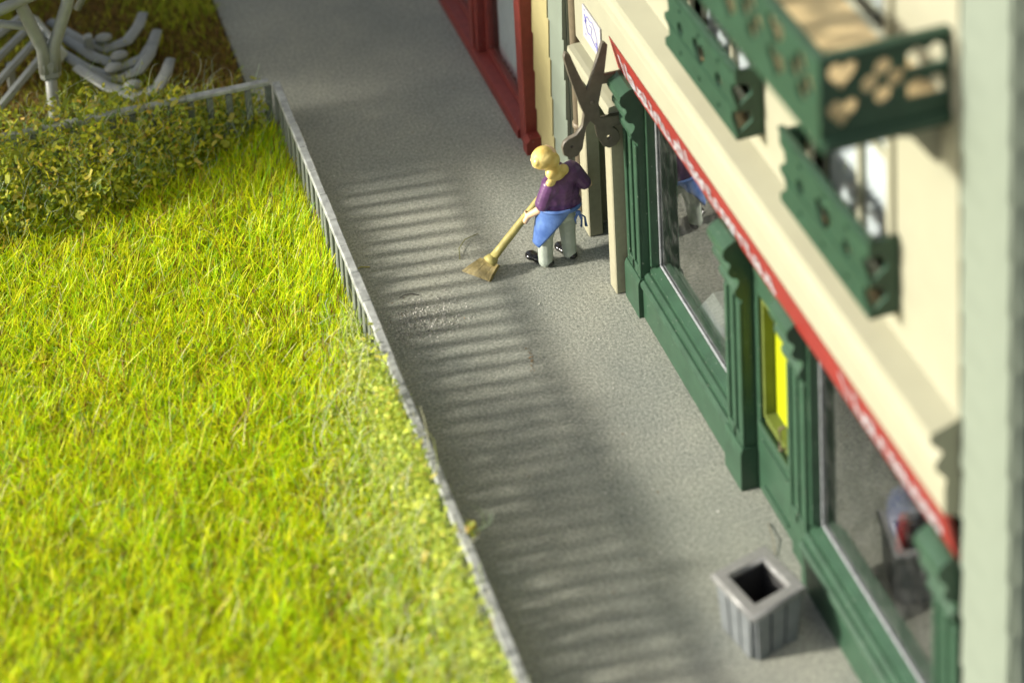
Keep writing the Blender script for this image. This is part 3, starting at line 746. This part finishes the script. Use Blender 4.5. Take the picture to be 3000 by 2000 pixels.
def script(y_start, y_end, caps):
    """joined-up flowing white script, not readable at this size"""
    yy = y_start; first = True; k = 0
    while yy > y_end:
        mb = MB(); wd = lr.uniform(.13, .20); zb = 2.96; zt = 3.12
        if k in caps: zt = 3.23; wd *= 1.5
        kind = lr.choice("nuoels") if k not in caps else "W"
        if kind == "W": pts = [(yy, zt), (yy - wd * .25, zb), (yy - wd * .5, zt - .06), (yy - wd * .75, zb), (yy - wd, zt)]
        elif kind == "n": pts = [(yy, zb), (yy - wd * .1, zt - .02), (yy - wd * .45, zt), (yy - wd * .8, zt - .05), (yy - wd, zb)]
        elif kind == "u": pts = [(yy, zt), (yy - wd * .1, zb + .03), (yy - wd * .5, zb), (yy - wd * .9, zb + .05), (yy - wd, zt)]
        elif kind == "o": pts = [(yy - wd * .5 + wd * .42 * math.cos(t * .7), (zb + zt) / 2 + .062 * math.sin(t * .7)) for t in range(10)]
        elif kind == "e": pts = [(yy, zb + .06), (yy - wd * .8, zb + .07), (yy - wd * .6, zt), (yy - wd * .2, zt - .03), (yy - wd * .15, zb + .02), (yy - wd * .6, zb), (yy - wd, zb + .03)]
        elif kind == "l": pts = [(yy, zb + .02), (yy - wd * .5, 3.16), (yy - wd * .25, 3.18), (yy - wd * .3, zb + .02), (yy - wd, zb)]
        else: pts = [(yy - wd * .9, zt), (yy - wd * .3, zt - .01), (yy - wd * .3, zb + .08), (yy - wd * .8, zb + .06), (yy - wd * .7, zb), (yy, zb + .01)]
        stroke(mb, pts, .050)
        mb.obj("letter", WHITE, sg)
        yy -= wd * .92; k += 1
script(-.95, -4.95, {0, 11}); script(-6.45, -8.1, {0})

sc = [(-.664, 3.309), (-.682, 3.248), (-.621, 2.993), (-.536, 2.685), (-.471, 2.492), (-.499, 2.343), (-.576, 2.252), (-.67, 2.225), (-.725, 2.19), (-.749, 2.13), (-.733, 2.04), (-.661, 1.984), (-.577, 1.99), (-.516, 2.069), (-.500, 2.15), (-.457, 2.333), (-.402, 2.397), (-.343, 2.315), (-.318, 2.152), (-.259, 2.036), (-.187, 1.995), (-.102, 2.015), (-.057, 2.083), (-.075, 2.17), (-.12, 2.225), (-.166, 2.252), (-.05, 2.262), (-.01, 2.30), (-.01, 2.375), (-.287, 2.395), (-.299, 2.593), (-.248, 2.823), (-.112, 2.815), (-.004, 2.83), (-.004, 2.915), (-.223, 2.922), (-.166, 3.287), (-.191, 3.321), (-.222, 3.328), (-.381, 2.889), (-.428, 2.769), (-.522, 3.012), (-.619, 3.277)]
ss = empty("scissors_sign", (-.35, -.79, 2.6)); tag(ss, "dark open scissors shaped sign hanging out beside the entrance", "sign")
flat("scissors_plate", SCISM, ss, [(p_[0] + .35, p_[1] - 2.6) for p_ in sc], [disc(-.289, -.477, .018, .022, 10), disc(.158, -.469, .032, .032, 12)], -.03, .025, 'y', bev=.006)
MB().box(.335, .35, -.04, .05, .20, .34, .004).obj("wall_fixing", SCISM, ss)
MB().box(.335, .35, -.04, .05, -.36, -.20, .004).obj("wall_fixing", SCISM, ss)
MB().ball((-.02, -.03, .02), .028, (1, .5, 1)).obj("rivet", SCISM, ss, True)

pq = empty("wall_plaque", (-.004, .13, 2.90)); tag(pq, "small white plaque with blue scrolled frame on the cream wall", "plaque")
MB().box(-.018, .002, -.30, .30, -.23, .19, .003).obj("plate", PAPER, pq)
def ink(name, pts, w):
    mb = MB(); rows = []
    for i, q in enumerate(pts):
        a = Vector(pts[max(i - 1, 0)]); b = Vector(pts[min(i + 1, len(pts) - 1)]); dd = (b - a).normalized(); nn = Vector((-dd.y, dd.x)) * w / 2
        rows.append([mb.bm.verts.new((-.022, v.x, v.y)) for v in (Vector(q) + nn, Vector(q) - nn)])
    for i in range(len(rows) - 1): mb.bm.faces.new((rows[i][0], rows[i][1], rows[i + 1][1], rows[i + 1][0]))
    mb.obj(name, BLUEINK, pq)
ink("frame_line", [(.19, .05), (.17, -.03), (.11, -.09), (.03, -.07), (-.05, -.10), (-.13, -.13), (-.20, -.12)], .018)
ink("frame_line", [(.19, .06), (.12, .12), (.04, .10), (-.04, .13), (-.13, .08), (-.19, -.0), (-.20, -.10)], .014)
ink("corner_flourish", [(.22, .10), (.19, .05), (.16, .06), (.21, .0)], .035)
ink("corner_flourish", [(-.15, -.07), (-.20, -.12), (-.17, -.15), (-.23, -.16)], .035)
ink("numeral", [(.06, .045), (-.03, .05), (.0, -.05)], .014)
ink("dot", [(.225, .165), (.205, .15)], .02); ink("dot", [(.20, -.14), (.18, -.16)], .02); ink("dot", [(-.25, -.16), (-.27, -.18)], .02)

# display pieces behind the glass
dsp = empty("folded_towels", (.50, -2.22, .10)); tag(dsp, "stack of white and bluish folded cloths behind the first shop window", "cloth")
for k, m_ in enumerate((CURT, CURTB, CURT, CURT)):
    MB().box(-.12 + .01 * k, .14, -.36, .32 - .09 * k, .36 + .11 * k, .36 + .11 * k + .105, .04).obj("cloth", m_, dsp)
MB().box(-.14, .16, -.40, .36, 0, .358, .01).obj("shelf", mat("display black", (.02, .02, .025), .4), dsp)
bt = empty("shop_figure", (.60, -6.40, .10)); tag(bt, "blue and red display bust behind the second shop window", "display")
MB().box(-.10, .10, -.14, .14, 0, 1.05, .03).obj("stand", mat("display black", (.02, .02, .025), .4), bt)
MB().ball((0, 0, 1.34), .22, (.8, 1.1, 1.3)).obj("bust", mat("display blue", (.06, .09, .35), .5, .4, .1), bt, True)
MB().tube([(-.15, -.2, 1.2), (-.15, -.28, 1.6)], .07, 8).obj("scarf", mat("display red", (.5, .02, .03), .5), bt, True)

# ------------------------------------------------------------------ lapped siding walls
def siding(parent, m, y0, y1, z0, z1, pitch, xf, axis='x', lap=.028):
    """boards lapped one over the next; each board its own piece"""
    n = int((z1 - z0) / pitch)
    pr = [(-.006, 0), (-lap, .0), (-.008, pitch + .015), (.03, pitch + .015), (.03, 0)]
    if axis == 'x': me = MB().prism(pr, y0, y1, 'y').mesh("board")
    else: me = MB().prism([(q[0], q[1]) for q in pr], y0, y1, 'x').mesh("board")
    me.materials.append(m)
    for i in range(n):
        o = bpy.data.objects.new("board", me); COL.objects.link(o); o.parent = parent
        if axis == 'x': o.location = (xf, 0, z0 + i * pitch)
        else: o.location = (0, xf, z0 + i * pitch)
pg = empty("corner_building", (1.0, -9.0, 0)); tag(pg, "pale green sided building corner at the right edge, nearest the camera", "building")
pg.location = (0, 0, 0)
siding(pg, PALE, -9.20, -8.47, 0.0, 10.6, .48, .03, 'x', .03)
siding(pg, PALE, .065, 6.0, 0.0, 10.6, .48, -9.215, 'y', .045)
MB().box(.075, 5.9, -9.16, -8.48, 0, 10.4).obj("core", PALE, pg)
fg = empty("narrow_building", (0, 1.4, 0)); fg.location = (0, 0, 0); tag(fg, "narrow pale green sided wall between the cream and the yellow fronts", "building")
siding(fg, PALE, 1.16, 1.68, 0.0, 9.0, .55, -.02)
MB().box(.02, 3, 1.15, 1.675, 0, 8.9).obj("core", PALE, fg)

# ------------------------------------------------------------------ red shop at the back
rs = empty("red_shop", (0, 0, 0)); tag(rs, "dark red framed shop front with pale curtains beyond the entrance", "building")
siding(rs, YELL, 1.70, 2.36, 0.0, 9.0, .55, -.03)
MB().box(.01, 3, 1.68, 2.36, 0, 8.9).obj("core", YELL, rs)
MB().box(-.21, -.02, 2.36, 2.60, 0, 3.1, .012).obj("corner_post", RED, rs)
MB().prism([(-.25, 0), (-.25, .16), (-.20, .22), (-.05, .22), (-.05, 0)], 2.20, 2.36).obj("corner_foot", RED, rs)
ys = [2.60, 4.45, 4.85, 6.7, 7.1, 8.9]
MB().prism([(-.24, 0), (-.24, .10), (-.215, .135), (-.02, .185), (.02, .185), (.02, 0)], 2.60, 9.3).obj("base_rail", RED, rs)
for a, b in ((4.45, 4.85), (6.7, 7.1), (8.9, 9.3)):
    MB().box(-.19, .02, a, b, .17, 3.1, .012).box(-.215, -.19, a + .12, b - .12, .165, 3.09, .008).obj("pillar", RED, rs)
for a, b in ((2.60, 4.45), (4.85, 6.7), (7.1, 8.9)):
    f = MB(); f.box(-.07, .02, a, a + .09, .18, 2.75, .008); f.box(-.07, .02, b - .09, b, .18, 2.75, .008); f.box(-.068, .018, a + .09, b - .09, 2.66, 2.75, .008); f.box(-.068, .018, a + .09, b - .09, .18, .25, .008)
    wf = f.obj("window_frame", RED, rs)
    MB().box(-.03, -.024, a + .09, b - .09, .25, 2.66).obj("pane", GLASS2, wf)
    pts = [(.10 + .02 * math.sin(i * 1.3) + .012 * math.sin(i * 3.1), a + .05 + (b - a - .1) * i / 60) for i in range(61)]
    mb = MB(); lo = [mb.bm.verts.new((q[0], q[1], .15)) for q in pts]; hi = [mb.bm.verts.new((q[0], q[1], 2.75)) for q in pts]
    for i in range(60): mb.bm.faces.new((lo[i], lo[i + 1], hi[i + 1], hi[i]))
    mb.obj("curtain", CURT, wf, True)
MB().box(-.18, .30, 2.36, 9.3, 3.1, 3.5, .02).obj("fascia", RED, rs)
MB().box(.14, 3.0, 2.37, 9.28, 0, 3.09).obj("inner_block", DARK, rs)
MB().box(-.02, 3.0, 2.362, 9.3, 3.5, 8.8).obj("upper_wall", YELL, rs)

# ------------------------------------------------------------------ litter bin
bi = empty("litter_bin", (-.608, -5.735, 0), math.radians(13)); tag(bi, "square grey ribbed litter bin standing on the pavement by the shop", "bin")
HB = .57
def frus(mb, h0, h1, z0, z1):
    lo = [mb.bm.verts.new((sx * h0, sy * h0, z0)) for sx, sy in ((-1, -1), (1, -1), (1, 1), (-1, 1))]
    hi = [mb.bm.verts.new((sx * h1, sy * h1, z1)) for sx, sy in ((-1, -1), (1, -1), (1, 1), (-1, 1))]
    return lo, hi
mb = MB(); lo, hi = frus(mb, .246, .278, 0.0, HB - .085); mb.bm.faces.new(lo[::-1])
for i in range(4): mb.bm.faces.new((lo[i], lo[(i + 1) % 4], hi[(i + 1) % 4], hi[i]))
mb.obj("body", BINM, bi)
mb = MB(); lo, hi = frus(mb, .175, .215, .04, HB - .01); mb.bm.faces.new(lo)
for i in range(4): mb.bm.faces.new((lo[i], hi[i], hi[(i + 1) % 4], lo[(i + 1) % 4]))
mb.obj("liner", mat("bin liner", (.035, .035, .035), .6), bi)
for s_ in range(4):
    for k in range(3):
        u0, u1 = -.92 + k * .645, -.92 + k * .645 + .53
        mb = MB(); q = []
        for (h, z, e) in ((.246, .005, .003), (.246, .005, .036), (.278, HB - .087, .027), (.278, HB - .087, .003)):
            q.append([mb.bm.verts.new((h * u0, -(h + e), z)), mb.bm.verts.new((h * u1, -(h + e), z))])
        for i in range(4):
            mb.bm.faces.new((q[i][0], q[i][1], q[(i + 1) % 4][1], q[(i + 1) % 4][0]))
        mb.bm.faces.new([r_[0] for r_ in q]); mb.bm.faces.new([r_[1] for r_ in q])
        o = mb.obj("slat", BINM, bi); o.rotation_euler = (0, 0, s_ * math.pi / 2)
flat("rim", BINR, bi, [(-.305, -.305), (.305, -.305), (.305, .305), (-.305, .305)], [[(-.213, -.213), (.213, -.213), (.213, .213), (-.213, .213)]], HB - .085, HB, 'z', bev=.02)

# ------------------------------------------------------------------ the sweeping woman
ps = empty("person", (-.56, .12, 0)); tag(ps, "person in purple top and blue apron sweeping by the entrance", "person")
PO = Vector((-.56, .12, 0))
SKIN = mat("painted skin", (.72, .48, .30), .45, .4, .06, 20)
SHIRT = mat("painted purple", (.085, .035, .10), .34, .5, .35, 9, .35, 26, col2=(.15, .065, .17), dist=.006)
TROUS = mat("painted grey green", (.32, .37, .31), .42, .4, .10, 9, .3, 26, col2=(.46, .51, .44), dist=.006)
HAIR = mat("painted blond", (.60, .42, .10), .34, .5, .10, 9, .5, 16, col2=(.80, .64, .24), dist=.008)
APRON = mat("painted blue", (0.054, 0.117, 0.324), .38, .45, .12, 9, .3, 26, col2=(.12, .22, .50), dist=.006)
SHOE = mat("painted black", (.012, .012, .012), .18, .6, .2, 10)
prims = []                                             # (a, b, ra, rb, material index, scale y)
def cap(a, b, ra, rb, mi): prims.append((Vector(a), Vector(b), ra, rb, mi))
F_ = Vector((-.5, .87, 0)).normalized(); R_ = Vector((.87, .5, 0)).normalized()
# trousers (1)
cap((-.735, .085, .07), (-.715, .135, .36), .092, .104, 1); cap((-.715, .135, .36), (-.63, .105, .66), .106, .13, 1)
cap((-.42, .12, .07), (-.425, .15, .36), .088, .10, 1); cap((-.425, .15, .36), (-.44, .13, .66), .104, .13, 1)
cap((-.62, .10, .70), (-.42, .13, .70), .145, .14, 1); cap((-.60, .04, .64), (-.45, .06, .64), .10, .10, 1)
# shirt (0)
cap((-.52, .11, .78), (-.49, .13, .98), .165, .18, 0); cap((-.60, .10, .76), (-.385, .12, .75), .145, .14, 0); cap((-.60, .08, .86), (-.39, .12, .88), .13, .13, 0)
cap((-.61, .10, 1.02), (-.34, .16, 1.10), .135, .135, 0); cap((-.49, .13, .98), (-.50, .17, 1.16), .16, .10, 0)
cap((-.65, .07, 1.05), (-.735, .07, .84), .098, .10, 0); cap((-.31, .15, 1.10), (-.20, .12, .95), .11, .088, 0)
# skin (2)
cap((-.72, .085, .86), (-.775, .10, .745), .052, .05, 2); cap((-.775, .10, .745), (-.90, .185, .635), .05, .036, 2)
cap((-.215, .14, .98), (-.135, .15, .90), .052, .05, 2); cap((-.135, .15, .90), (-.36, .32, .945), .05, .036, 2)
cap((-.52, .165, 1.18), (-.58, .165, 1.27), .06, .06, 2)
cap((-.70, .145, 1.385), (-.64, .13, 1.41), .125, .125, 2)
cap((-.755, .19, 1.30), (-.73, .18, 1.34), .06, .085, 2)                  # jaw
cap((-.815, .19, 1.36), (-.80, .185, 1.385), .018, .016, 2)              # nose
cap((-.66, .035, 1.365), (-.655, .035, 1.40), .02, .022, 2)              # ear
# hands: palm, four fingers closed round the handle, thumb from the side of the palm
HD = Vector((.42, .065, .415)).normalized()            # handle direction, up
def hand(c, wrist):
    c = Vector(c); w = (Vector(wrist) - c).normalized()
    s1 = HD.cross(w).normalized(); s2 = s1.cross(HD).normalized()
    cap(c + s2 * .035 - HD * .02, c + s2 * .035 + HD * .035, .034, .034, 2)
    for k in range(4):
        o_ = c + HD * (-.045 + .024 * k); l = (1.0, 1.08, 1.03, .85)[k]
        p0 = o_ + s2 * .035 + s1 * .03; p1 = o_ + s1 * .05 * l; p2 = o_ - s2 * .045 * l + s1 * .02; p3 = o_ - s2 * .05 * l - s1 * .02
        cap(p0, p1, .0125, .012, 2); cap(p1, p2, .012, .011, 2); cap(p2, p3, .011, .010, 2)
    t0 = c + s2 * .03 + HD * .03 - s1 * .025; t1 = c - s1 * .05 + HD * .055; t2 = c - s1 * .03 - s2 * .035 + HD * .06
    cap(t0, t1, .014, .013, 2); cap(t1, t2, .013, .011, 2)
hand((-.925, .205, .605), (-.775, .10, .745)); hand((-.43, .285, 1.06), (-.135, .15, .90))
cap((-.36, .32, .945), (-.40, .30, 1.02), .036, .032, 2)

bm = bmesh.new()
for a, b, ra, rb, mi in prims:
    d = b - a; n = max(3, int(d.length / (.5 * min(ra, rb)) + 2)); n = min(n, 16)
    for i in range(n + 1):
        t = i / n; r_ = ra + (rb - ra) * t
        q = bmesh.ops.create_icosphere(bm, subdivisions=2, radius=r_)
        bmesh.ops.translate(bm, verts=q["verts"], vec=a + d * t - PO)
me = bpy.data.meshes.new("body_raw"); bm.to_mesh(me); bm.free()
tmp = bpy.data.objects.new("tmp", me); COL.objects.link(tmp)
rm = tmp.modifiers.new("r", 'REMESH'); rm.mode = 'VOXEL'; rm.voxel_size = .0085
sm = tmp.modifiers.new("s", 'SMOOTH'); sm.factor = .5; sm.iterations = 4
dg = bpy.context.evaluated_depsgraph_get()
bme = bpy.data.meshes.new_from_object(tmp.evaluated_get(dg)); bpy.data.objects.remove(tmp, do_unlink=True)
bme.materials.clear(); bme.name = "body"
body = link("body", bme, ps)
for m_ in (SHIRT, TROUS, SKIN): bme.materials.append(m_)
cen = np.empty(len(bme.polygons) * 3); bme.polygons.foreach_get("center", cen); cen = cen.reshape(-1, 3) + np.array(PO)
best = np.full(len(cen), 1e9); mi_ = np.zeros(len(cen), np.int32)
for a, b, ra, rb, mi in prims:
    A = np.array(a); D = np.array(b) - A; t = np.clip(((cen - A) @ D) / (D @ D), 0, 1)
    dd = np.linalg.norm(cen - (A + t[:, None] * D), axis=1) - (ra + (rb - ra) * t)
    up_ = dd < best; best = np.where(up_, dd, best); mi_ = np.where(up_, mi, mi_)
bme.polygons.foreach_set("material_index", mi_); bme.polygons.foreach_set("use_smooth", np.ones(len(cen), bool))

def blobs(name, m, items, vox=.010, sm_it=4, parent=ps, org=PO):
    """soft lump built from ellipsoids, remeshed into one skin"""
    bm = bmesh.new()
    for c, r_, sc_, rz in items:
        q = bmesh.ops.create_icosphere(bm, subdivisions=3, radius=r_)
        M_ = Matrix.Translation(Vector(c) - org) @ Matrix.Rotation(rz, 4, 'Z') @ Matrix.Diagonal((*sc_, 1))
        bmesh.ops.transform(bm, matrix=M_, verts=q["verts"])
    me = bpy.data.meshes.new(name); bm.to_mesh(me); bm.free()
    t = bpy.data.objects.new("tmp", me); COL.objects.link(t)
    r_ = t.modifiers.new("r", 'REMESH'); r_.mode = 'VOXEL'; r_.voxel_size = vox
    s_ = t.modifiers.new("s", 'SMOOTH'); s_.factor = .5; s_.iterations = sm_it
    dg = bpy.context.evaluated_depsgraph_get(); me2 = bpy.data.meshes.new_from_object(t.evaluated_get(dg)); bpy.data.objects.remove(t, do_unlink=True)
    me2.materials.clear(); me2.name = name
    return link(name, me2, parent, m, True)
blobs("hair", HAIR, [((-.695, .105, 1.415), .146, (1.08, .92, .92), .4), ((-.625, .07, 1.385), .112, (1.1, .9, .95), 0), ((-.745, .06, 1.43), .09, (1.2, .7, .8), .5), ((-.66, .02, 1.44), .08, (1.3, .6, .8), .2), ((-.60, .03, 1.255), .10, (1.15, .8, .85), .5),
                     ((-.55, .02, 1.215), .085, (1.3, .8, .85), .35), ((-.65, -.0, 1.14), .055, (1.2, .8, .9), .2), ((-.47, .06, 1.225), .065, (1.1, 1, 1), .3)])
for sx in (-.035, .035):
    e_ = Vector((-.79, .20, 1.40)) + R_ * sx - PO
    MB().ball(e_, .014).obj("eye", mat("eye dark", (.03, .02, .02), .3), ps, True)
# shoes
for (hx, hy, tx, ty) in ((-.715, .07, -.895, .315), (-.405, .10, -.505, .345)):
    v = Vector((tx - hx, ty - hy, 0)).normalized(); az = math.atan2(v.y, v.x)
    L_ = Vector((tx - hx, ty - hy, 0)).length
    o = blobs("shoe", SHOE, [((hx, hy, .045), .075, (1.1, .9, .62), az), ((hx + (tx - hx) * .5, hy + (ty - hy) * .5, .04), .078, (1.4, .85, .55), az), ((tx - v.x * .07, ty - v.y * .07, .042), .078, (1.1, .95, .6), az)], .009, 3)
# apron: a sheet wrapped round the front and the left hip
def apron_pt(u, v):
    """u: angle round the body (0 = left back edge, 1 = right front edge); v: 0 waist, 1 hem"""
    a0 = math.radians(-172 + 80 * v ** .9); a1 = math.radians(95)
    ang = math.atan2(F_.y, F_.x) - (a0 + (a1 - a0) * u)            # from the left hip round the front
    cx, cy = -.525, .115
    hem = .31 + .02 * math.sin(u * 14)
    z = .775 - (.775 - hem) * v
    flare = 1 + .06 * v + .02 * math.sin(u * 18) * v
    rx, ry = .250 * flare, .200 * flare
    shift = -.075 * v
    return Vector((cx + shift + rx * math.cos(ang), cy + ry * math.sin(ang), z))
mb = MB(); nu, nv = 40, 16
g = [[mb.bm.verts.new(apron_pt(i / nu, j / nv) - PO) for j in range(nv + 1)] for i in range(nu + 1)]
for i in range(nu):
    for j in range(nv): mb.bm.faces.new((g[i][j], g[i + 1][j], g[i + 1][j + 1], g[i][j + 1]))
ap = mb.obj("apron", APRON, ps, True)
so = ap.modifiers.new("s", 'SOLIDIFY'); so.thickness = .022; so.offset = 0
band = [Vector((-.525 +   .255 * math.cos(t), .115 + .200 * math.sin(t), .735 + .03 * math.cos(t + 2.2))) - PO for t in [2 * math.pi * k / 28 for k in range(29)]]
MB().tube(band, .021, 6, flat=1.2).obj("waistband", APRON, ap, True)
kn = Vector((-.345, -.045, .685)) - PO
MB().ball(kn, .03, (1.2, .7, 1)).obj("knot", APRON, ap, True)
MB().tube([kn, kn + Vector((.03, -.03, -.07)), kn + Vector((.02, -.03, -.17))], [.014, .02, .022], 6, flat=.5).obj("apron_tie", APRON, ap, True)
MB().tube([kn, kn + Vector((.08, .0, -.08)), kn + Vector((.10, .02, -.22))], [.014, .02, .022], 6, flat=.5).obj("apron_tie", APRON, ap, True)
MB().tube([kn, kn + Vector((-.05, -.02, -.06)), kn + Vector((-.04, -.02, -.12))], [.014, .022, .018], 6, flat=.5).obj("apron_tie", APRON, ap, True)

br = empty("broom", (-1.53, .17, 0)); tag(br, "olive yellow broom with a fanned brush held to the pavement", "broom")
BO = Vector((-1.53, .17, 0))
BROOM = mat("painted straw", (.34, .30, .10), .5, .35, .15, 12, .3, 30, dist=.008)
BRISTLE = mat("painted bristle", (.25, .20, .075), .55, .3, .25, 22, .5, 40, dist=.01)
h0 = Vector((-1.345, .20, .185)); h1 = Vector((-.43, .285, 1.06))
pts = [h0 + (h1 - h0) * t + Vector((rnd.uniform(-.006, .006), 0, rnd.uniform(-.006, .006))) - BO for t in (0, .12, .25, .38, .5, .7, .85, 1.0, 1.06)]
MB().tube(pts, [.054, .049, .050, .047, .046, .036, .03, .03, .026], 10).obj("handle", BROOM, br, True)
# brush: tufts fanning from the neck to a straight edge on the ground
nk = h0 + Vector((-.01, -.0, -.01)); eA = Vector((-1.70, .33, .01)); eB = Vector((-1.45, .03, .005))
nrm = (eB - eA).cross(nk - eA).normalized()
MB().tube([nk + Vector((.035, .0, .03)) - BO, nk - BO, nk + Vector((-.03, -.005, -.035)) - BO], [.05, .075, .10], 10).obj("collar", BROOM, br, True)
NB = 9
for k in range(NB):
    t0, t1 = k / NB, (k + 1) / NB
    mb = MB(); rows = []
    for s_ in (0, .3, .65, 1.0):
        wd = .35 + .65 * s_
        th = .055 + .005 * math.sin(k * 2.3 + s_ * 3) - .012 * s_
        def P_(t):
            c_ = nk + Vector((-.03, -.005, -.03)); e_ = eA + (eB - eA) * t
            n_ = (eB - eA).normalized() * (.125 * (2 * t - 1))
            return (c_ + n_) * (1 - s_) + e_ * s_
        bulge = .03 * math.sin(math.pi * s_)
        a_, b_ = P_(t0), P_(t1)
        rows.append([mb.bm.verts.new(v_ - BO) for v_ in (a_ + nrm * (th + bulge) * .5, b_ + nrm * (th + bulge) * .5, b_ - nrm * th * .5, a_ - nrm * th * .5)])
    for i in range(3):
        for q_ in range(4): mb.bm.faces.new((rows[i][q_], rows[i][(q_ + 1) % 4], rows[i + 1][(q_ + 1) % 4], rows[i + 1][q_]))
    mb.bm.faces.new(rows[0]); mb.bm.faces.new(rows[-1])
    for v_ in mb.bm.verts: v_.co += Vector((rnd.uniform(-.002, .002), rnd.uniform(-.002, .002), max(0, rnd.uniform(-.003, .003))))
    mb.obj("bristle_tuft", BRISTLE, br)

# ------------------------------------------------------------------ sweepings and stray bits on the pavement
n = 1700
c = np.stack([rng.normal(-2.42, .26, n), rng.normal(-.32, .22, n), rng.uniform(.002, .006, n)], 1)
c2 = np.stack([rng.uniform(-3.0, -.3, 420), rng.uniform(-7, 5, 420), rng.uniform(.002, .006, 420)], 1)
c = np.concatenate([c, c2]); c = c[c[:, 0] > -2.98]
t_ = np.repeat(np.linspace(0, 1, 12), 3)
rust = np.stack([-1.40 - .06 * t_ + rng.normal(0, .012, 36), -1.22 - .40 * t_ + rng.normal(0, .012, 36), np.full(36, .005)], 1)
V, F, Cc = flakes(rust, rng.uniform(.010, .022, 36), pick([(.36, .20, .06), (.28, .17, .07)], [1, 1], 36), 1.2)
tag(tri_mesh("rust_crumbs", V, F, Cc, attr_mat("rust", .9, .0)), "short trail of orange brown crumbs in the middle of the pavement", "crumbs", kind="stuff")
V, F, Cc = flakes(c, rng.uniform(.010, .024, len(c)), pick([(.50, .49, .44), (.40, .39, .35), (.60, .58, .53), (.2, .12, .06), (.05, .05, .05)], [10, 8, 5, .35, .6], len(c)), 1.1)
tag(tri_mesh("sweepings", V, F, Cc, attr_mat("dust", .9, .0)), "pale dust and grit swept together on the pavement near the broom", "dust", kind="stuff")
def straw(name, label, pts, rad, col):
    o = MB().tube(pts, rad, 5).obj(name, mat("straw %s" % label, col, .6), None, True)
    tag(o, label, "fibre")
straw("hair_strand", "dark curved hair lying on the pavement left of the broom", [(-2.52, .155, .012), (-2.44, .165, .02), (-2.36, .15, .02), (-2.30, .11, .012)], .0055, (.02, .018, .015))
straw("grass_straw", "thin green straw curving behind the broom handle", [(-1.66, .55, .01), (-1.62, .72, .03), (-1.5, .86, .03), (-1.32, .93, .01)], .005, (.22, .22, .06))
straw("grass_straw", "yellow straw on the shadow stripes beside the fence", [(-2.90, .82, .01), (-2.80, .85, .02), (-2.70, .82, .01)], .007, (.40, .36, .08))
straw("plant_thread", "thin brown stalk against the base of the shop door", [(.02, -4.55, .01), (-.03, -4.78, .03), (-.10, -4.98, .01)], .004, (.16, .13, .07))
for q in ((-1.40, -1.24), (-1.43, -1.42), (-1.46, -1.58), (-1.31, -1.9)):
    pass

# ------------------------------------------------------------------ tree added out of view so its crown shades the far end of the street
tr = empty("added_shade_tree", (-13.0, 7.7, 0)); tag(tr, "added unseen broad leafy tree that shades the far end of the street", "tree")
MB().tube([(0, 0, -.1), (.05, .05, 1.8), (.1, 0, 3.6), (0, .1, 5.6)], [.34, .26, .2, .1], 10).obj("trunk", BARK, tr, True)
for k in range(6):
    a = k * 1.05; MB().tube([(.05, .05, 2.9 + .3 * k), (.9 * math.cos(a), .9 * math.sin(a), 4.2 + .3 * k), (2.0 * math.cos(a), 2.0 * math.sin(a), 5.2 + .35 * k)], [.12, .07, .03], 7).obj("limb", BARK, tr, True)
n = 26000
cl = rng.normal(0, 1, (60, 3)); cl /= np.linalg.norm(cl, axis=1)[:, None]; cl *= rng.uniform(.3, 1, (60, 1)) * np.array([2.6, 3.9, 2.1]); cl[:, 2] += 6.1
i_ = rng.integers(0, 60, n); c = cl[i_] + rng.normal(0, .42, (n, 3))
V, F, Cc = flakes(c, rng.uniform(.18, .34, n), pick([(.06, .12, .02), (.09, .15, .03), (.04, .08, .02)], [3, 2, 2], n))
o = tri_mesh("crown", V, F, Cc, LEAFM, tr); o["kind"] = "stuff"

hb = empty("added_shade_house", (-13.2, 16.2, 0)); tag(hb, "added unseen tall brown house with pitched roof that blocks sun and sky light", "house")  # house added out of view to cut sun and sky light at the back
MB().box(-3.0, 3.0, -7.6, 8.0, 0, 12.5).obj("wall", mat("brown render", (.20, .16, .12), .8, .2, .15, 3, .3, 30), hb)
MB().prism([(-3.4, 12.4), (0, 15.2), (3.4, 12.4)], -8.0, 8.4).obj("roof", mat("slate roof", (.07, .07, .075), .6, .3, .3, 6, .4, 12), hb)
for k in range(5):
    for z in (1.2, 4.0, 6.8, 9.6):
        w_ = MB().box(3.0, 3.04, -6.6 + 3 * k, -5.4 + 3 * k, z, z + 1.6).obj("window", CREAM, hb)
        MB().box(3.04, 3.05, -6.5 + 3 * k, -5.5 + 3 * k, z + .1, z + 1.5).obj("pane", DARK, w_)
